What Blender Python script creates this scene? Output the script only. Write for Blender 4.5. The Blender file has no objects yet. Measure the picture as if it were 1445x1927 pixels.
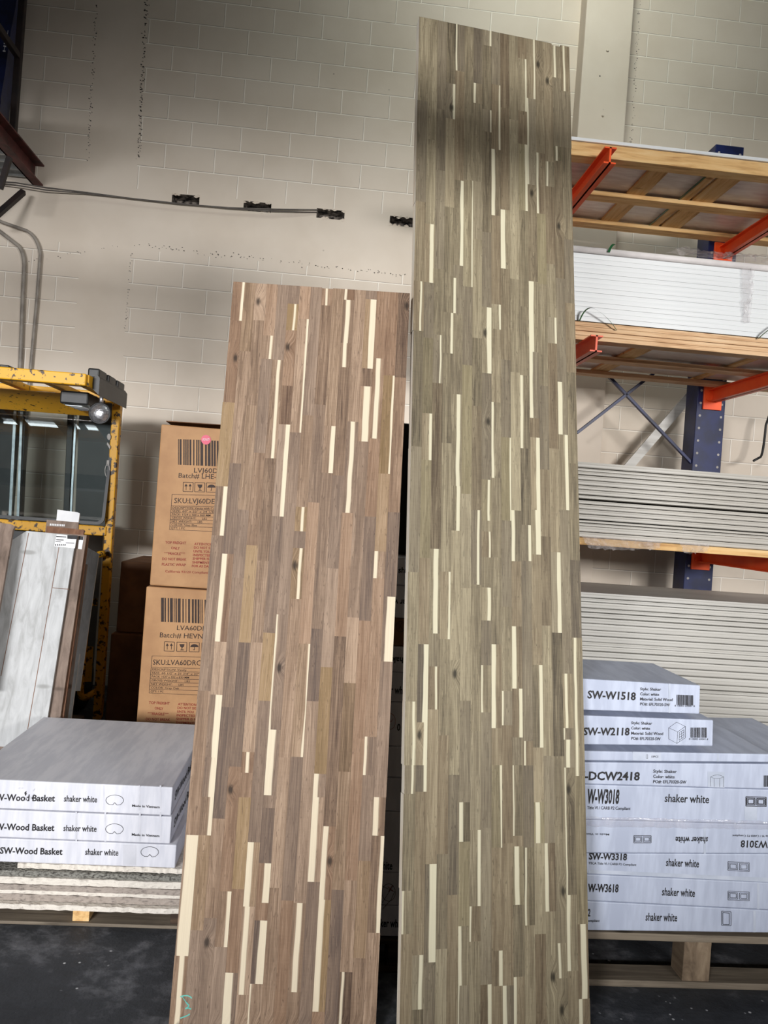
import bpy, bmesh, math, random
from mathutils import Vector, Matrix

# ------------------------------------------------------------------ camera
f, W, H = 1450.0, 1445, 1927
ROLL, YAW, EYE = 0.073, math.radians(4.4), 1.6
scene = bpy.context.scene
COL = scene.collection
cd = bpy.data.cameras.new('camera'); cam = bpy.data.objects.new('camera', cd); COL.objects.link(cam)
cd.sensor_fit = 'VERTICAL'; cd.sensor_height = 24.0; cd.lens = f / H * 24.0
cd.clip_start = 0.05
fw = Vector((math.sin(YAW), math.cos(YAW), 0)); rt = Vector((math.cos(YAW), -math.sin(YAW), 0)); up0 = Vector((0, 0, 1))
c_, s_ = math.cos(ROLL), math.sin(ROLL)
right = rt * c_ - up0 * -s_ * 1.0
upv = up0 * c_ - rt * s_
M = Matrix((( right.x, upv.x, -fw.x, 0), (right.y, upv.y, -fw.y, 0), (right.z, upv.z, -fw.z, EYE), (0, 0, 0, 1)))
cam.matrix_world = M
scene.camera = cam

# ------------------------------------------------------------------ world, lights, exposure
scene.view_settings.view_transform = 'Standard'; scene.view_settings.look = 'None'
scene.view_settings.gamma = 1.0; scene.view_settings.use_curve_mapping = False
scene.view_settings.exposure = 0.0
wd = bpy.data.worlds.new('world'); scene.world = wd; wd.use_nodes = True
bg = wd.node_tree.nodes['Background']; bg.inputs['Color'].default_value = (0.85, 0.9, 1.0, 1); bg.inputs['Strength'].default_value = 0.040

def area(name, loc, target, sx, sy, power, color):
    l = bpy.data.lights.new(name, 'AREA'); l.shape = 'RECTANGLE'; l.size = sx; l.size_y = sy; l.energy = power; l.color = color
    o = bpy.data.objects.new(name, l); COL.objects.link(o); o.location = loc
    d = Vector(target) - Vector(loc); o.rotation_euler = d.to_track_quat('-Z', 'Y').to_euler()
    return o
area('left_dock_door_daylight', (-4.2, -7.6, 3.2), (-1.2, 6.5, 2.6), 3.6, 1.2, 1450, (0.98, 0.985, 1.0))
area('right_dock_door_daylight', (5.0, -7.6, 3.2), (1.5, 6.5, 2.6), 3.6, 1.2, 1350, (1.0, 0.985, 0.97))
area('ceiling_lamp_light', (1.5, 4.6, 6.9), (2.6, 6.3, 3.6), 0.9, 0.3, 52, (0.94, 1.0, 0.92))

# ------------------------------------------------------------------ helpers
def ray(x, y):
    u = (x - W / 2) / f; v = -(y - H / 2) / f
    a = u * c_ - v * s_; b = u * s_ + v * c_
    return rt * a + fw + up0 * b
def at(x, y, Y):
    d = ray(x, y); p = d * (Y / d.y); p.z += EYE; return p
def atz(x, y, z):
    d = ray(x, y); p = d * ((z - EYE) / d.z); p.z += EYE; return p
def crop(ox, oy, s): return lambda x, y: (ox + x / s, oy + y / s)

def lin(r, g, b):
    def c(v):
        v /= 255.0
        return v / 12.92 if v <= 0.04045 else ((v + 0.055) / 1.055) ** 2.4
    return (c(r), c(g), c(b), 1.0)

class NT:
    def __init__(s, m): s.m = m; s.nt = m.node_tree; s.nt.nodes.clear()
    def n(s, t, props=None, **kw):
        nd = s.nt.nodes.new(t)
        for k, v in (props or {}).items(): setattr(nd, k, v)
        for k, v in kw.items():
            k2 = int(k[1:]) if k[0] == 'i' and k[1:].isdigit() else k.replace('_', ' ')
            inp = nd.inputs[k2]
            if hasattr(v, 'links') or isinstance(v, bpy.types.NodeSocket): s.nt.links.new(v, inp)
            else: inp.default_value = v
        return nd
    def math(s, op, a, b=0.0, c=None):
        kw = dict(i0=a, i1=b)
        if c is not None: kw['i2'] = c
        return s.n('ShaderNodeMath', {'operation': op}, **kw).outputs[0]
    def mix(s, fac, a, b, bt='MIX'):
        return s.n('ShaderNodeMix', {'data_type': 'RGBA', 'blend_type': bt}, i0=fac, i6=a, i7=b).outputs[2]
    def smooth(s, v, a, b):
        return s.n('ShaderNodeMapRange', {'interpolation_type': 'SMOOTHSTEP'}, i0=v, i1=a, i2=b).outputs[0]
    def ramp(s, fac, stops):
        r = s.n('ShaderNodeValToRGB', i0=fac); el = r.color_ramp.elements
        while len(el) < len(stops): el.new(0.5)
        for e, (p, c) in zip(el, stops): e.position = p; e.color = c
        return r.outputs[0]
    def noise(s, vec, scale, detail=4, rough=0.55, dist=0.0):
        return s.n('ShaderNodeTexNoise', Vector=vec, Scale=scale, Detail=detail, Roughness=rough, Distortion=dist).outputs[0]
    def out(s, sh):
        s.n('ShaderNodeOutputMaterial', Surface=sh)
    def pbr(s, color, rough=0.6, metal=0.0, normal=None, spec=0.4, **kw):
        a = dict(Base_Color=color, Roughness=rough, Metallic=metal); a.update(kw)
        p = s.n('ShaderNodeBsdfPrincipled', **a)
        p.inputs['Specular IOR Level'].default_value = spec
        if normal is not None: s.nt.links.new(normal, p.inputs['Normal'])
        s.out(p.outputs[0]); return p
    def bump(s, h, strength=0.3, dist=0.01):
        return s.n('ShaderNodeBump', Strength=strength, Distance=dist, Height=h).outputs[0]

def newmat(name):
    m = bpy.data.materials.new(name); m.use_nodes = True
    return m, NT(m)

def simple(name, c1, c2=None, rough=0.6, scale=8.0, metal=0.0, spec=0.4, stretch=(1, 1, 1), bump=0.0, detail=4, lo=0.35, hi=0.65):
    m, t = newmat(name)
    c2 = c2 or tuple(min(1, x * 0.8) for x in c1[:3]) + (1,)
    tc = t.n('ShaderNodeTexCoord').outputs['Object']
    mp = t.n('ShaderNodeMapping', Vector=tc); mp.inputs['Scale'].default_value = stretch
    nz = t.noise(mp.outputs[0], scale, detail)
    col = t.mix(t.smooth(nz, lo, hi), c1, c2)
    t.pbr(col, rough, metal, t.bump(nz, bump, 0.01) if bump else None, spec)
    return m

# ---- mesh creation with part / thing bookkeeping
BASE = {}
def link(name, me, parent=None, base=None):
    o = bpy.data.objects.new(name, me); COL.objects.link(o)
    if parent is None:
        o.location = base; BASE[o.name] = Vector(base)
    else:
        o.parent = parent; BASE[o.name] = BASE[parent.name]
    return o
def mk(name, V, F, mats, parent=None, base=None, fm=None, smooth=False):
    V = [Vector(v) for v in V]
    if parent is not None: b = BASE[parent.name]
    elif base is not None: b = Vector(base)
    else:
        xs = [v.x for v in V]; ys = [v.y for v in V]
        b = Vector(((min(xs) + max(xs)) / 2, (min(ys) + max(ys)) / 2, min(v.z for v in V)))
    me = bpy.data.meshes.new(name)
    me.from_pydata([tuple(v - b) for v in V], [], F)
    if not isinstance(mats, (list, tuple)): mats = [mats]
    for m in mats: me.materials.append(m)
    if fm:
        for p, k in zip(me.polygons, fm): p.material_index = k
    if smooth:
        for p in me.polygons: p.use_smooth = True
    me.update()
    bm = bmesh.new(); bm.from_mesh(me); bmesh.ops.recalc_face_normals(bm, faces=bm.faces); bm.to_mesh(me); bm.free()
    return link(name, me, parent, b)
def thing(name, loc, label, cat, group=None):
    o = bpy.data.objects.new(name, None); COL.objects.link(o); o.location = loc; o.empty_display_size = 0.1
    BASE[o.name] = Vector(loc); return tag(o, label, cat, group)
def tag(o, label, cat, group=None):
    o['kind'] = 'thing'
    o['label'] = label; o['category'] = cat
    if group: o['group'] = group
    return o
def struct(o): o['kind'] = 'structure'; return o

CUBE_F = [(0, 1, 2, 3), (7, 6, 5, 4), (0, 4, 5, 1), (1, 5, 6, 2), (2, 6, 7, 3), (3, 7, 4, 0)]
class MB:
    """collects shapes for ONE mesh"""
    def __init__(s): s.V = []; s.F = []; s.M = []
    def add(s, V, F, m=0):
        k = len(s.V); s.V += [Vector(v) for v in V]; s.F += [tuple(i + k for i in q) for q in F]; s.M += [m] * len(F); return s
    def hexa(s, c, m=0, bev=0.0):      # c: bottom 4 (ccw) + top 4
        if bev:
            bm = bmesh.new(); vs = [bm.verts.new(v) for v in c]
            for q in CUBE_F: bm.faces.new([vs[i] for i in q])
            bmesh.ops.recalc_face_normals(bm, faces=bm.faces)
            bmesh.ops.bevel(bm, geom=bm.edges[:], offset=bev, segments=2, affect='EDGES', profile=0.5)
            bm.verts.index_update()
            s.add([v.co.copy() for v in bm.verts], [[v.index for v in fc.verts] for fc in bm.faces], m); bm.free()
        else: s.add(c, CUBE_F, m)
        return s
    def box(s, x0, x1, y0, y1, z0, z1, m=0, bev=0.0):
        return s.hexa([(x0, y0, z0), (x1, y0, z0), (x1, y1, z0), (x0, y1, z0), (x0, y0, z1), (x1, y0, z1), (x1, y1, z1), (x0, y1, z1)], m, bev)
    def bar(s, a, b, w, h, upd=(0, 0, 1), m=0, bev=0.0):
        a = Vector(a); b = Vector(b); d = (b - a).normalized(); u = Vector(upd)
        sd = d.cross(u)
        if sd.length < 1e-4: sd = d.cross(Vector((1, 0, 0)))
        sd.normalize(); u = sd.cross(d).normalized(); sd *= w / 2; u *= h / 2
        return s.hexa([a - sd - u, a + sd - u, b + sd - u, b - sd - u, a - sd + u, a + sd + u, b + sd + u, b - sd + u], m, bev)
    def tube(s, pts, r, n=10, m=0, cap=True):
        pts = [Vector(p) for p in pts]; rings = []; prev = None
        for i, p in enumerate(pts):
            d = ((pts[min(i + 1, len(pts) - 1)] - p).normalized() + (p - pts[max(i - 1, 0)]).normalized())
            d = d.normalized() if d.length > 1e-6 else Vector((0, 0, 1))
            if prev is None:
                a = d.cross(Vector((0, 0, 1)));
                if a.length < 0.05: a = d.cross(Vector((1, 0, 0)))
            else: a = prev - d * prev.dot(d)
            a.normalize(); prev = a; b = d.cross(a)
            rr = r[i] if isinstance(r, (list, tuple)) else r
            rings.append([p + (a * math.cos(2 * math.pi * k / n) + b * math.sin(2 * math.pi * k / n)) * rr for k in range(n)])
        V = [v for q in rings for v in q]; F = []
        for i in range(len(rings) - 1):
            for k in range(n):
                F.append((i * n + k, i * n + (k + 1) % n, (i + 1) * n + (k + 1) % n, (i + 1) * n + k))
        if cap: F += [tuple(range(n)), tuple(range((len(rings) - 1) * n, len(rings) * n))[::-1]]
        return s.add(V, F, m)
    def prism(s, poly, ext, m=0):      # planar polygon extruded by vector ext
        n = len(poly); e = Vector(ext); P = [Vector(p) for p in poly]
        return s.add(P + [p + e for p in P], [tuple(range(n)), tuple(range(2 * n - 1, n - 1, -1))] + [(i, i + n, (i + 1) % n + n, (i + 1) % n) for i in range(n)], m)
    def quad(s, a, b, c, d, m=0): return s.add([a, b, c, d], [(0, 1, 2, 3)], m)
    def build(s, name, mats, parent=None, base=None, smooth=False):
        return mk(name, s.V, s.F, mats, parent, base, s.M, smooth)
def arc(p0, p1, p2, n=8):              # quadratic bezier
    p0, p1, p2 = Vector(p0), Vector(p1), Vector(p2)
    return [p0 * (1 - t) ** 2 + p1 * 2 * t * (1 - t) + p2 * t * t for t in [i / n for i in range(n + 1)]]

_glyph = {}
def glyphs(s, bold=0.0):
    if (s, bold) not in _glyph:
        cu = bpy.data.curves.new('lettering', 'FONT'); cu.body = s; cu.resolution_u = 2; cu.offset = bold
        o = bpy.data.objects.new('lettering', cu); COL.objects.link(o)
        me = bpy.data.meshes.new_from_object(o)
        V = [v.co.copy() for v in me.vertices]; F = [tuple(p.vertices) for p in me.polygons]
        bpy.data.objects.remove(o); bpy.data.curves.remove(cu); bpy.data.meshes.remove(me)
        x0 = min(v.x for v in V); x1 = max(v.x for v in V)
        _glyph[(s, bold)] = ([((v.x - x0) / (x1 - x0), v.y / 0.70) for v in V], F)
    return _glyph[(s, bold)]
def write(mb, s, A, B, upvec, bold=0.008, m=0):     # lettering from A to B, cap height = upvec
    A = Vector(A); d = Vector(B) - A; u = Vector(upvec)
    V, F = glyphs(s, bold)
    mb.add([A + d * x + u * y for x, y in V], F, m)
def line(mb, a, b, w, nrm=(0, -1, 0), m=0):
    a = Vector(a); b = Vector(b); d = (b - a).normalized(); n = d.cross(Vector(nrm)).normalized() * w / 2
    mb.quad(a - n, b - n, b + n, a + n, m)
def poly(mb, pts, w, closed=True, m=0, nrm=(0, -1, 0)):
    for i in range(len(pts) if closed else len(pts) - 1): line(mb, pts[i], pts[(i + 1) % len(pts)], w, nrm, m)

random.seed(5)
# ------------------------------------------------------------------ materials
BEIGE = lin(222, 210, 195)
def wall_mat(name, ox=None, oz=None):
    m, t = newmat(name)
    tc = t.n('ShaderNodeTexCoord').outputs['Object']
    sp = t.n('ShaderNodeSeparateXYZ', Vector=tc)
    big = t.noise(tc, 1.6, 4); fine = t.noise(tc, 60, 3); mid = t.noise(tc, 9, 5)
    col = t.mix(t.smooth(big, 0.35, 0.7), BEIGE, lin(214, 201, 185))
    h = t.math('ADD', t.math('MULTIPLY', fine, 0.10), t.math('MULTIPLY', mid, 0.18))
    if ox is not None:
        v = t.n('ShaderNodeCombineXYZ', X=t.math('ADD', sp.outputs[0], ox), Y=t.math('ADD', sp.outputs[2], oz))
        br = t.n('ShaderNodeTexBrick', {'offset': 0.5, 'offset_frequency': 2, 'squash': 1.0}, Vector=v.outputs[0], Scale=1.0)
        br.inputs['Mortar Size'].default_value = 0.0045; br.inputs['Mortar Smooth'].default_value = 0.25; br.inputs['Bias'].default_value = 0.0
        br.inputs['Brick Width'].default_value = 0.4064; br.inputs['Row Height'].default_value = 0.2032
        fac = br.outputs['Fac']
        # ragged, partly filled joints
        keep = t.smooth(t.noise(tc, 2.3, 3), 0.25, 0.42)
        fac = t.math('MULTIPLY', fac, keep)
        v2 = t.n('ShaderNodeCombineXYZ', X=t.math('ADD', sp.outputs[0], ox + 0.004), Y=t.math('ADD', sp.outputs[2], oz - 0.006))
        br_shadow = t.n('ShaderNodeTexBrick', {'offset': 0.5, 'offset_frequency': 2, 'squash': 1.0}, Vector=v2.outputs[0], Scale=1.0)
        for k, vv in (('Mortar Size', 0.003), ('Mortar Smooth', 0.3), ('Brick Width', 0.4064), ('Row Height', 0.2032)): br_shadow.inputs[k].default_value = vv
        col = t.mix(t.math('MULTIPLY', br_shadow.outputs['Fac'], 0.55), col, lin(112, 100, 90))  # thin shadow beside each joint, painted as an offset dark line
        col = t.mix(t.math('MULTIPLY', fac, 0.95), col, lin(248, 240, 228))
        h = t.math('ADD', h, t.math('MULTIPLY', fac, 0.9))
    # pits and chips in the paint
    vor = t.n('ShaderNodeTexVoronoi', Vector=tc, Scale=3.1).outputs['Distance']
    pit = t.math('MULTIPLY', t.math('SUBTRACT', 1.0, t.smooth(vor, 0.012, 0.03)), t.smooth(t.noise(tc, 1.1, 2), 0.45, 0.55))
    col = t.mix(pit, col, lin(70, 62, 56))
    t.pbr(col, 0.75, 0, t.bump(h, 0.5, 0.006), 0.25)
    return m
M_BLOCK_A = wall_mat('painted_block_upper', 1.3266 + 0.2032 + 0.4064 * 50, -4.310 + 0.2032 * 101)
M_BLOCK_L = wall_mat('painted_block_lower', 1.313 + 0.2032 + 0.4064 * 50, -3.537 + 0.2032 * 101)
M_BLOCK_R = wall_mat('painted_block_right', -3.106 + 0.2032 + 0.4064 * 50, -5.508 + 0.2032 * 100)
M_PLAIN = wall_mat('painted_concrete')
M_POCKET = simple('broken_mortar', lin(30, 26, 24), lin(150, 140, 130), 0.9, 22, bump=0.8)
M_CRACK = simple('cracked_paint', lin(40, 36, 32), lin(72, 64, 58), 0.9, 30)

def floor_mat():
    m, t = newmat('worn_dark_floor')
    tc = t.n('ShaderNodeTexCoord').outputs['Object']
    a = t.noise(tc, 2.2, 6, 0.6, 0.4); b = t.noise(tc, 14, 6, 0.65); c = t.noise(tc, 60, 3)
    col = t.ramp(t.math('ADD', t.math('MULTIPLY', a, 0.6), t.math('MULTIPLY', b, 0.4)), [(0.3, lin(38, 40, 44)), (0.52, lin(62, 64, 68)), (0.66, lin(122, 122, 126))])
    vor = t.n('ShaderNodeTexVoronoi', Vector=tc, Scale=26.0).outputs['Distance']
    sp = t.math('MULTIPLY', t.math('SUBTRACT', 1.0, t.smooth(vor, 0.09, 0.17)), t.smooth(t.noise(tc, 5.0, 3), 0.56, 0.62))
    col = t.mix(sp, col, lin(205, 205, 205))
    t.pbr(col, t.math('ADD', t.math('MULTIPLY', b, 0.3), 0.5), 0, t.bump(t.math('ADD', b, t.math('MULTIPLY', c, 0.3)), 0.5, 0.01), 0.3)
    return m
M_FLOOR = floor_mat()
M_CARTONW = simple('white_carton', lin(228, 228, 235), lin(212, 213, 222), 0.55, 5, spec=0.3, stretch=(6, 1, 1))
M_CARTONR = simple('white_carton_shaded', lin(192, 200, 219), lin(176, 184, 204), 0.5, 5, spec=0.35, stretch=(6, 1, 1))  # white carton with the right stack's dim bluish light in its colour
M_CARTONTOP = M_CARTONW
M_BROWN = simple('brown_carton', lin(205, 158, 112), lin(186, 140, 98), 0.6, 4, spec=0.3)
M_BROWND = simple('brown_carton_shaded', lin(142, 100, 66), lin(112, 78, 52), 0.7, 4)  # brown carton with shade in its colour, as on the lid flap
M_INK = simple('black_ink', lin(30, 28, 30), lin(44, 42, 44), 0.6, 30)
M_INKB = simple('brown_black_ink', lin(48, 30, 22), lin(62, 40, 28), 0.6, 30)
M_RED = simple('red_ink', lin(160, 50, 36), lin(140, 44, 34), 0.6, 30)
M_PINK = simple('pink_sticker', lin(226, 40, 90), lin(206, 30, 80), 0.4, 10)
M_WHITE = simple('white_sticker', lin(240, 240, 240), lin(228, 228, 230), 0.5, 6)
M_TAPE = simple('clear_tape', lin(222, 222, 230), lin(208, 209, 216), 0.2, 10, spec=0.6)
M_TAPER = simple('clear_tape_shaded', lin(202, 209, 224), lin(184, 192, 208), 0.2, 10, spec=0.6)  # tape tinted with the same dim bluish light
M_TAPEB = simple('buff_tape', lin(196, 152, 110), lin(182, 138, 98), 0.25, 10, spec=0.5)
M_BLACKW = simple('plain_black', lin(16, 16, 18), lin(26, 26, 28), 0.35, 14)
M_ORANGE = simple('orange_powder_coat', lin(252, 98, 42), lin(244, 86, 36), 0.4, 6)
M_BLUE = simple('navy_steel', lin(22, 34, 84), lin(16, 24, 60), 0.4, 7)
M_HOLE = simple('punched_hole', lin(170, 165, 160), lin(150, 146, 140), 0.6, 7)
M_YELLOW = simple('chipped_yellow_paint', lin(232, 172, 24), lin(58, 40, 20), 0.45, 34, lo=0.60, hi=0.68)
M_YELLOW2 = simple('worn_yellow_paint', lin(212, 156, 26), lin(60, 42, 22), 0.5, 30, lo=0.52, hi=0.62)
M_STEELB = simple('black_steel', lin(26, 26, 27), lin(40, 40, 40), 0.45, 9)
M_RUST = simple('red_oxide_steel', lin(92, 44, 42), lin(58, 30, 28), 0.6, 10, stretch=(1, 1, 1))
M_DARKRUST = simple('dark_brown_steel', lin(44, 32, 30), lin(30, 24, 24), 0.55, 10)
M_GALV = simple('galvanised_steel', lin(176, 182, 186), lin(150, 156, 160), 0.35, 12, metal=0.6)
M_CONDUIT = simple('painted_conduit', lin(158, 150, 140), lin(132, 124, 116), 0.45, 10)
M_CHROME = simple('chrome', lin(235, 235, 238), lin(190, 190, 194), 0.3, 60, metal=0.85, bump=0.5)
M_BOARDW = simple('white_primed_board', lin(214, 212, 206), lin(196, 193, 186), 0.5, 3, stretch=(0.3, 1, 12))
M_BOARDG = simple('grey_primed_board', lin(206, 202, 194), lin(186, 181, 172), 0.5, 3, stretch=(0.3, 1, 12))
M_SLABW = simple('white_slab', lin(238, 240, 240), lin(226, 229, 230), 0.4, 3, stretch=(0.3, 1, 16))
M_FOAM = simple('white_foam_edge', lin(232, 226, 224), lin(214, 208, 206), 0.5, 5)
M_SHEET = simple('rough_sheet_edge', lin(172, 160, 150), lin(120, 112, 106), 0.8, 22, stretch=(2.5, 2.5, 5), bump=0.6, lo=0.45, hi=0.8)
M_SHEETL = simple('pale_sheet_edge', lin(232, 224, 212), lin(176, 166, 156), 0.8, 22, stretch=(2.5, 2.5, 5), bump=0.5, lo=0.5, hi=0.85)
M_SHEETN = simple('greenish_sheet_edge', lin(150, 148, 140), lin(66, 62, 58), 0.85, 40, stretch=(2, 2, 4), bump=0.9, lo=0.4, hi=0.7)
M_CABLE = simple('black_cable', lin(34, 34, 34), lin(48, 48, 48), 0.5, 10)
M_WIRE = simple('grey_wire', lin(104, 98, 92), lin(84, 78, 74), 0.5, 10)
M_STRAP = simple('green_strap', lin(34, 92, 52), lin(26, 72, 42), 0.35, 10)
M_TEAL = simple('teal_crayon', lin(92, 178, 164), lin(110, 190, 176), 0.7, 60)

def wood_mat(name, a, b, c, stretch=(1.0, 12.0, 12.0), scale=3.0):
    m, t = newmat(name)
    tc = t.n('ShaderNodeTexCoord').outputs['Object']
    mp = t.n('ShaderNodeMapping', Vector=tc); mp.inputs['Scale'].default_value = stretch
    g = t.noise(mp.outputs[0], scale, 6, 0.6, 0.6); big = t.noise(tc, 2.5, 3)
    col = t.ramp(t.math('ADD', t.math('MULTIPLY', g, 0.75), t.math('MULTIPLY', big, 0.3)), [(0.3, a), (0.52, b), (0.75, c)])
    vor = t.n('ShaderNodeTexVoronoi', Vector=t.n('ShaderNodeMapping', Vector=tc, Scale=(1.6, 5, 5)).outputs[0], Scale=1.6).outputs['Distance']
    col = t.mix(t.math('SUBTRACT', 1.0, t.smooth(vor, 0.05, 0.13)), col, a)
    t.pbr(col, 0.65, 0, t.bump(g, 0.25, 0.006), 0.25)
    return m
M_PINE = wood_mat('raw_pine', lin(168, 116, 66), lin(228, 186, 126), lin(242, 212, 160))
M_PINEY = wood_mat('raw_pine_across', lin(168, 116, 66), lin(228, 186, 126), lin(242, 212, 160), (12, 1, 12))
M_PLY = wood_mat('plywood_edge', lin(172, 124, 84), lin(226, 188, 146), lin(240, 212, 176), (0.8, 3, 26))
M_PALLET = wood_mat('weathered_pallet', lin(74, 66, 56), lin(122, 111, 97), lin(152, 140, 122))
M_PALLETY = wood_mat('weathered_block', lin(84, 70, 56), lin(132, 114, 94), lin(162, 144, 120), (10, 1, 4))
M_DKPALLET = wood_mat('dark_skid', lin(40, 32, 28), lin(66, 52, 44), lin(104, 84, 66))
M_LAMIN = wood_mat('whitewashed_plank', lin(158, 158, 156), lin(192, 193, 193), lin(212, 213, 213), (14, 14, 1.0), 2.2)
M_LAMBR = wood_mat('grey_brown_plank', lin(92, 78, 68), lin(132, 114, 102), lin(158, 140, 126), (14, 14, 1.0), 2.2)
M_LAMDK = wood_mat('brown_plank', lin(92, 60, 44), lin(126, 90, 68), lin(150, 112, 88), (14, 14, 1.0), 2.2)

def film_mat(name, col, amt, rough=0.18, scale=9.0):
    m, t = newmat(name)
    tc = t.n('ShaderNodeTexCoord').outputs['Object']
    nz = t.noise(tc, scale, 5, 0.6, 1.2)
    tr = t.n('ShaderNodeBsdfTransparent', Color=(0.95, 0.95, 0.96, 1))
    p = t.n('ShaderNodeBsdfPrincipled', Base_Color=col, Roughness=rough, Normal=t.bump(nz, 0.8, 0.02))
    fac = t.math('MULTIPLY_ADD', t.smooth(nz, 0.4, 0.65), amt * 0.8, amt * 0.6)
    t.out(t.n('ShaderNodeMixShader', i0=fac, i1=tr.outputs[0], i2=p.outputs[0]).outputs[0])
    return m
M_FILM = film_mat('clear_film', lin(222, 214, 212), 0.28)
M_FILMT = film_mat('stretch_film', lin(225, 225, 235), 0.28, 0.08, 6)
M_UNDER = simple('white_film_underside', lin(246, 238, 234), lin(226, 214, 210), 0.3, 7, stretch=(1, 4, 1), spec=0.5)
def glass_mat():
    m, t = newmat('windshield_glass')
    tr = t.n('ShaderNodeBsdfTransparent', Color=(0.62, 0.68, 0.68, 1)); gl = t.n('ShaderNodeBsdfGlossy', Roughness=0.02, Color=(1, 1, 1, 1))
    fr = t.n('ShaderNodeFresnel', IOR=1.6)
    t.out(t.n('ShaderNodeMixShader', i0=t.math('ADD', fr.outputs[0], 0.05), i1=tr.outputs[0], i2=gl.outputs[0]).outputs[0])
    return m
M_GLASS = glass_mat()
def lamp_mat():
    m, t = newmat('lamp_tube'); e = t.n('ShaderNodeEmission', Color=(0.85, 0.97, 1, 1), Strength=9.0); t.out(e.outputs[0]); return m
M_LAMP = lamp_mat()

def stave_mat(name, dark, mid, light, yellow, cream, knot, warm, cool):
    m, t = newmat(name)
    uv = t.n('ShaderNodeUVMap', {'uv_map': 'stave'}).outputs[0]
    s = t.n('ShaderNodeSeparateXYZ', Vector=uv); u, v = s.outputs[0], s.outputs[1]
    a = t.n('ShaderNodeAttribute', {'attribute_type': 'GEOMETRY', 'attribute_name': 'tone'})
    A = t.n('ShaderNodeSeparateColor', Color=a.outputs['Color']); tone, hue, seed = A.outputs[0], A.outputs[1], A.outputs[2]
    b = t.n('ShaderNodeAttribute', {'attribute_type': 'GEOMETRY', 'attribute_name': 'sap'})
    B = t.n('ShaderNodeSeparateColor', Color=b.outputs['Color']); lo, hi, kv = B.outputs[0], B.outputs[1], B.outputs[2]
    sd = t.math('MULTIPLY', seed, 90.0)
    # knot field bends the grain
    du = t.math('MULTIPLY', t.math('SUBTRACT', u, t.math('MULTIPLY_ADD', seed, 0.5, 0.25)), 0.040)
    dv = t.math('MULTIPLY', t.math('SUBTRACT', v, kv), 0.55)
    kd = t.math('SQRT', t.math('ADD', t.math('MULTIPLY', du, du), t.math('MULTIPLY', dv, dv)))
    bend = t.math('MULTIPLY', t.math('SUBTRACT', 1.0, t.smooth(kd, 0.0, 0.035)), 0.5)
    uu = t.math('ADD', u, bend)
    p1 = t.n('ShaderNodeCombineXYZ', X=t.math('MULTIPLY', uu, 1.1), Y=t.math('MULTIPLY', v, 1.5), Z=sd).outputs[0]
    p2 = t.n('ShaderNodeCombineXYZ', X=t.math('MULTIPLY', uu, 6.0), Y=t.math('MULTIPLY', v, 2.2), Z=sd).outputs[0]
    p3 = t.n('ShaderNodeCombineXYZ', X=t.math('MULTIPLY', u, 1.0), Y=t.math('MULTIPLY', v, 160.0), Z=sd).outputs[0]
    g1 = t.noise(p1, 2.0, 3, 0.5, 0.7); g2 = t.noise(p2, 2.4, 5, 0.6, 0.3); g3 = t.noise(p3, 1.0, 2)
    ring = t.math('MULTIPLY_ADD', t.math('SINE', t.math('MULTIPLY', t.math('ADD', t.math('MULTIPLY', uu, 0.5), g1), 34.0)), 0.5, 0.5)
    val = t.math('ADD', t.math('MULTIPLY', tone, 0.50), t.math('MULTIPLY', t.math('SUBTRACT', g1, 0.5), 0.7))
    val = t.math('ADD', val, t.math('MULTIPLY', t.math('SUBTRACT', g2, 0.5), 1.05))
    val = t.math('ADD', val, t.math('MULTIPLY', t.math('SUBTRACT', ring, 0.5), 0.10))
    val = t.math('ADD', val, t.math('MULTIPLY_ADD', t.math('SUBTRACT', g3, 0.5), 0.10, 0.25))
    col = t.ramp(val, [(0.08, dark), (0.48, mid), (0.85, light)])
    col = t.mix(t.math('MULTIPLY', t.smooth(hue, 0.26, 0.08), 0.24), col, warm)
    col = t.mix(t.math('MULTIPLY', t.math('MULTIPLY', t.smooth(hue, 0.28, 0.36), t.smooth(hue, 0.56, 0.46)), 0.34), col, cool)
    col = t.mix(t.math('MULTIPLY', t.smooth(hue, 0.72, 1.0), 0.42), col, yellow)
    vein = t.math('SINE', t.math('MULTIPLY', t.math('ADD', t.math('MULTIPLY', uu, 0.7), t.math('MULTIPLY', g1, 1.3)), 46.0))
    col = t.mix(t.math('MULTIPLY', t.math('MULTIPLY', t.smooth(vein, 0.78, 1.0), t.smooth(g2, 0.42, 0.62)), 0.65), col, dark)
    wob = t.math('MULTIPLY', t.math('SUBTRACT', t.noise(t.n('ShaderNodeCombineXYZ', X=sd, Y=t.math('MULTIPLY', v, 4.0)).outputs[0], 1.0, 2), 0.5), 0.30)
    us = t.math('ADD', u, wob)
    sm = t.math('MULTIPLY', t.smooth(us, t.math('SUBTRACT', lo, 0.06), t.math('ADD', lo, 0.05)), t.math('SUBTRACT', 1.0, t.smooth(us, t.math('SUBTRACT', hi, 0.05), t.math('ADD', hi, 0.09))))
    cr = t.mix(t.math('MULTIPLY', g2, 0.5), cream, light)
    col = t.mix(t.math('MULTIPLY', sm, 0.92), col, cr)
    kd2 = t.math('ADD', kd, t.math('MULTIPLY', t.math('SUBTRACT', g2, 0.5), 0.014))
    col = t.mix(t.math('MULTIPLY', t.math('SUBTRACT', 1.0, t.smooth(kd2, 0.003, 0.013)), 0.85), col, knot)
    edge = t.math('MINIMUM', u, t.math('SUBTRACT', 1.0, u))
    col = t.mix(t.math('MULTIPLY', t.math('SUBTRACT', 1.0, t.smooth(edge, 0.0, 0.035)), 0.22), col, dark)
    t.pbr(col, 0.62, 0, t.bump(g3, 0.08, 0.002), 0.22)
    return m
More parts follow.
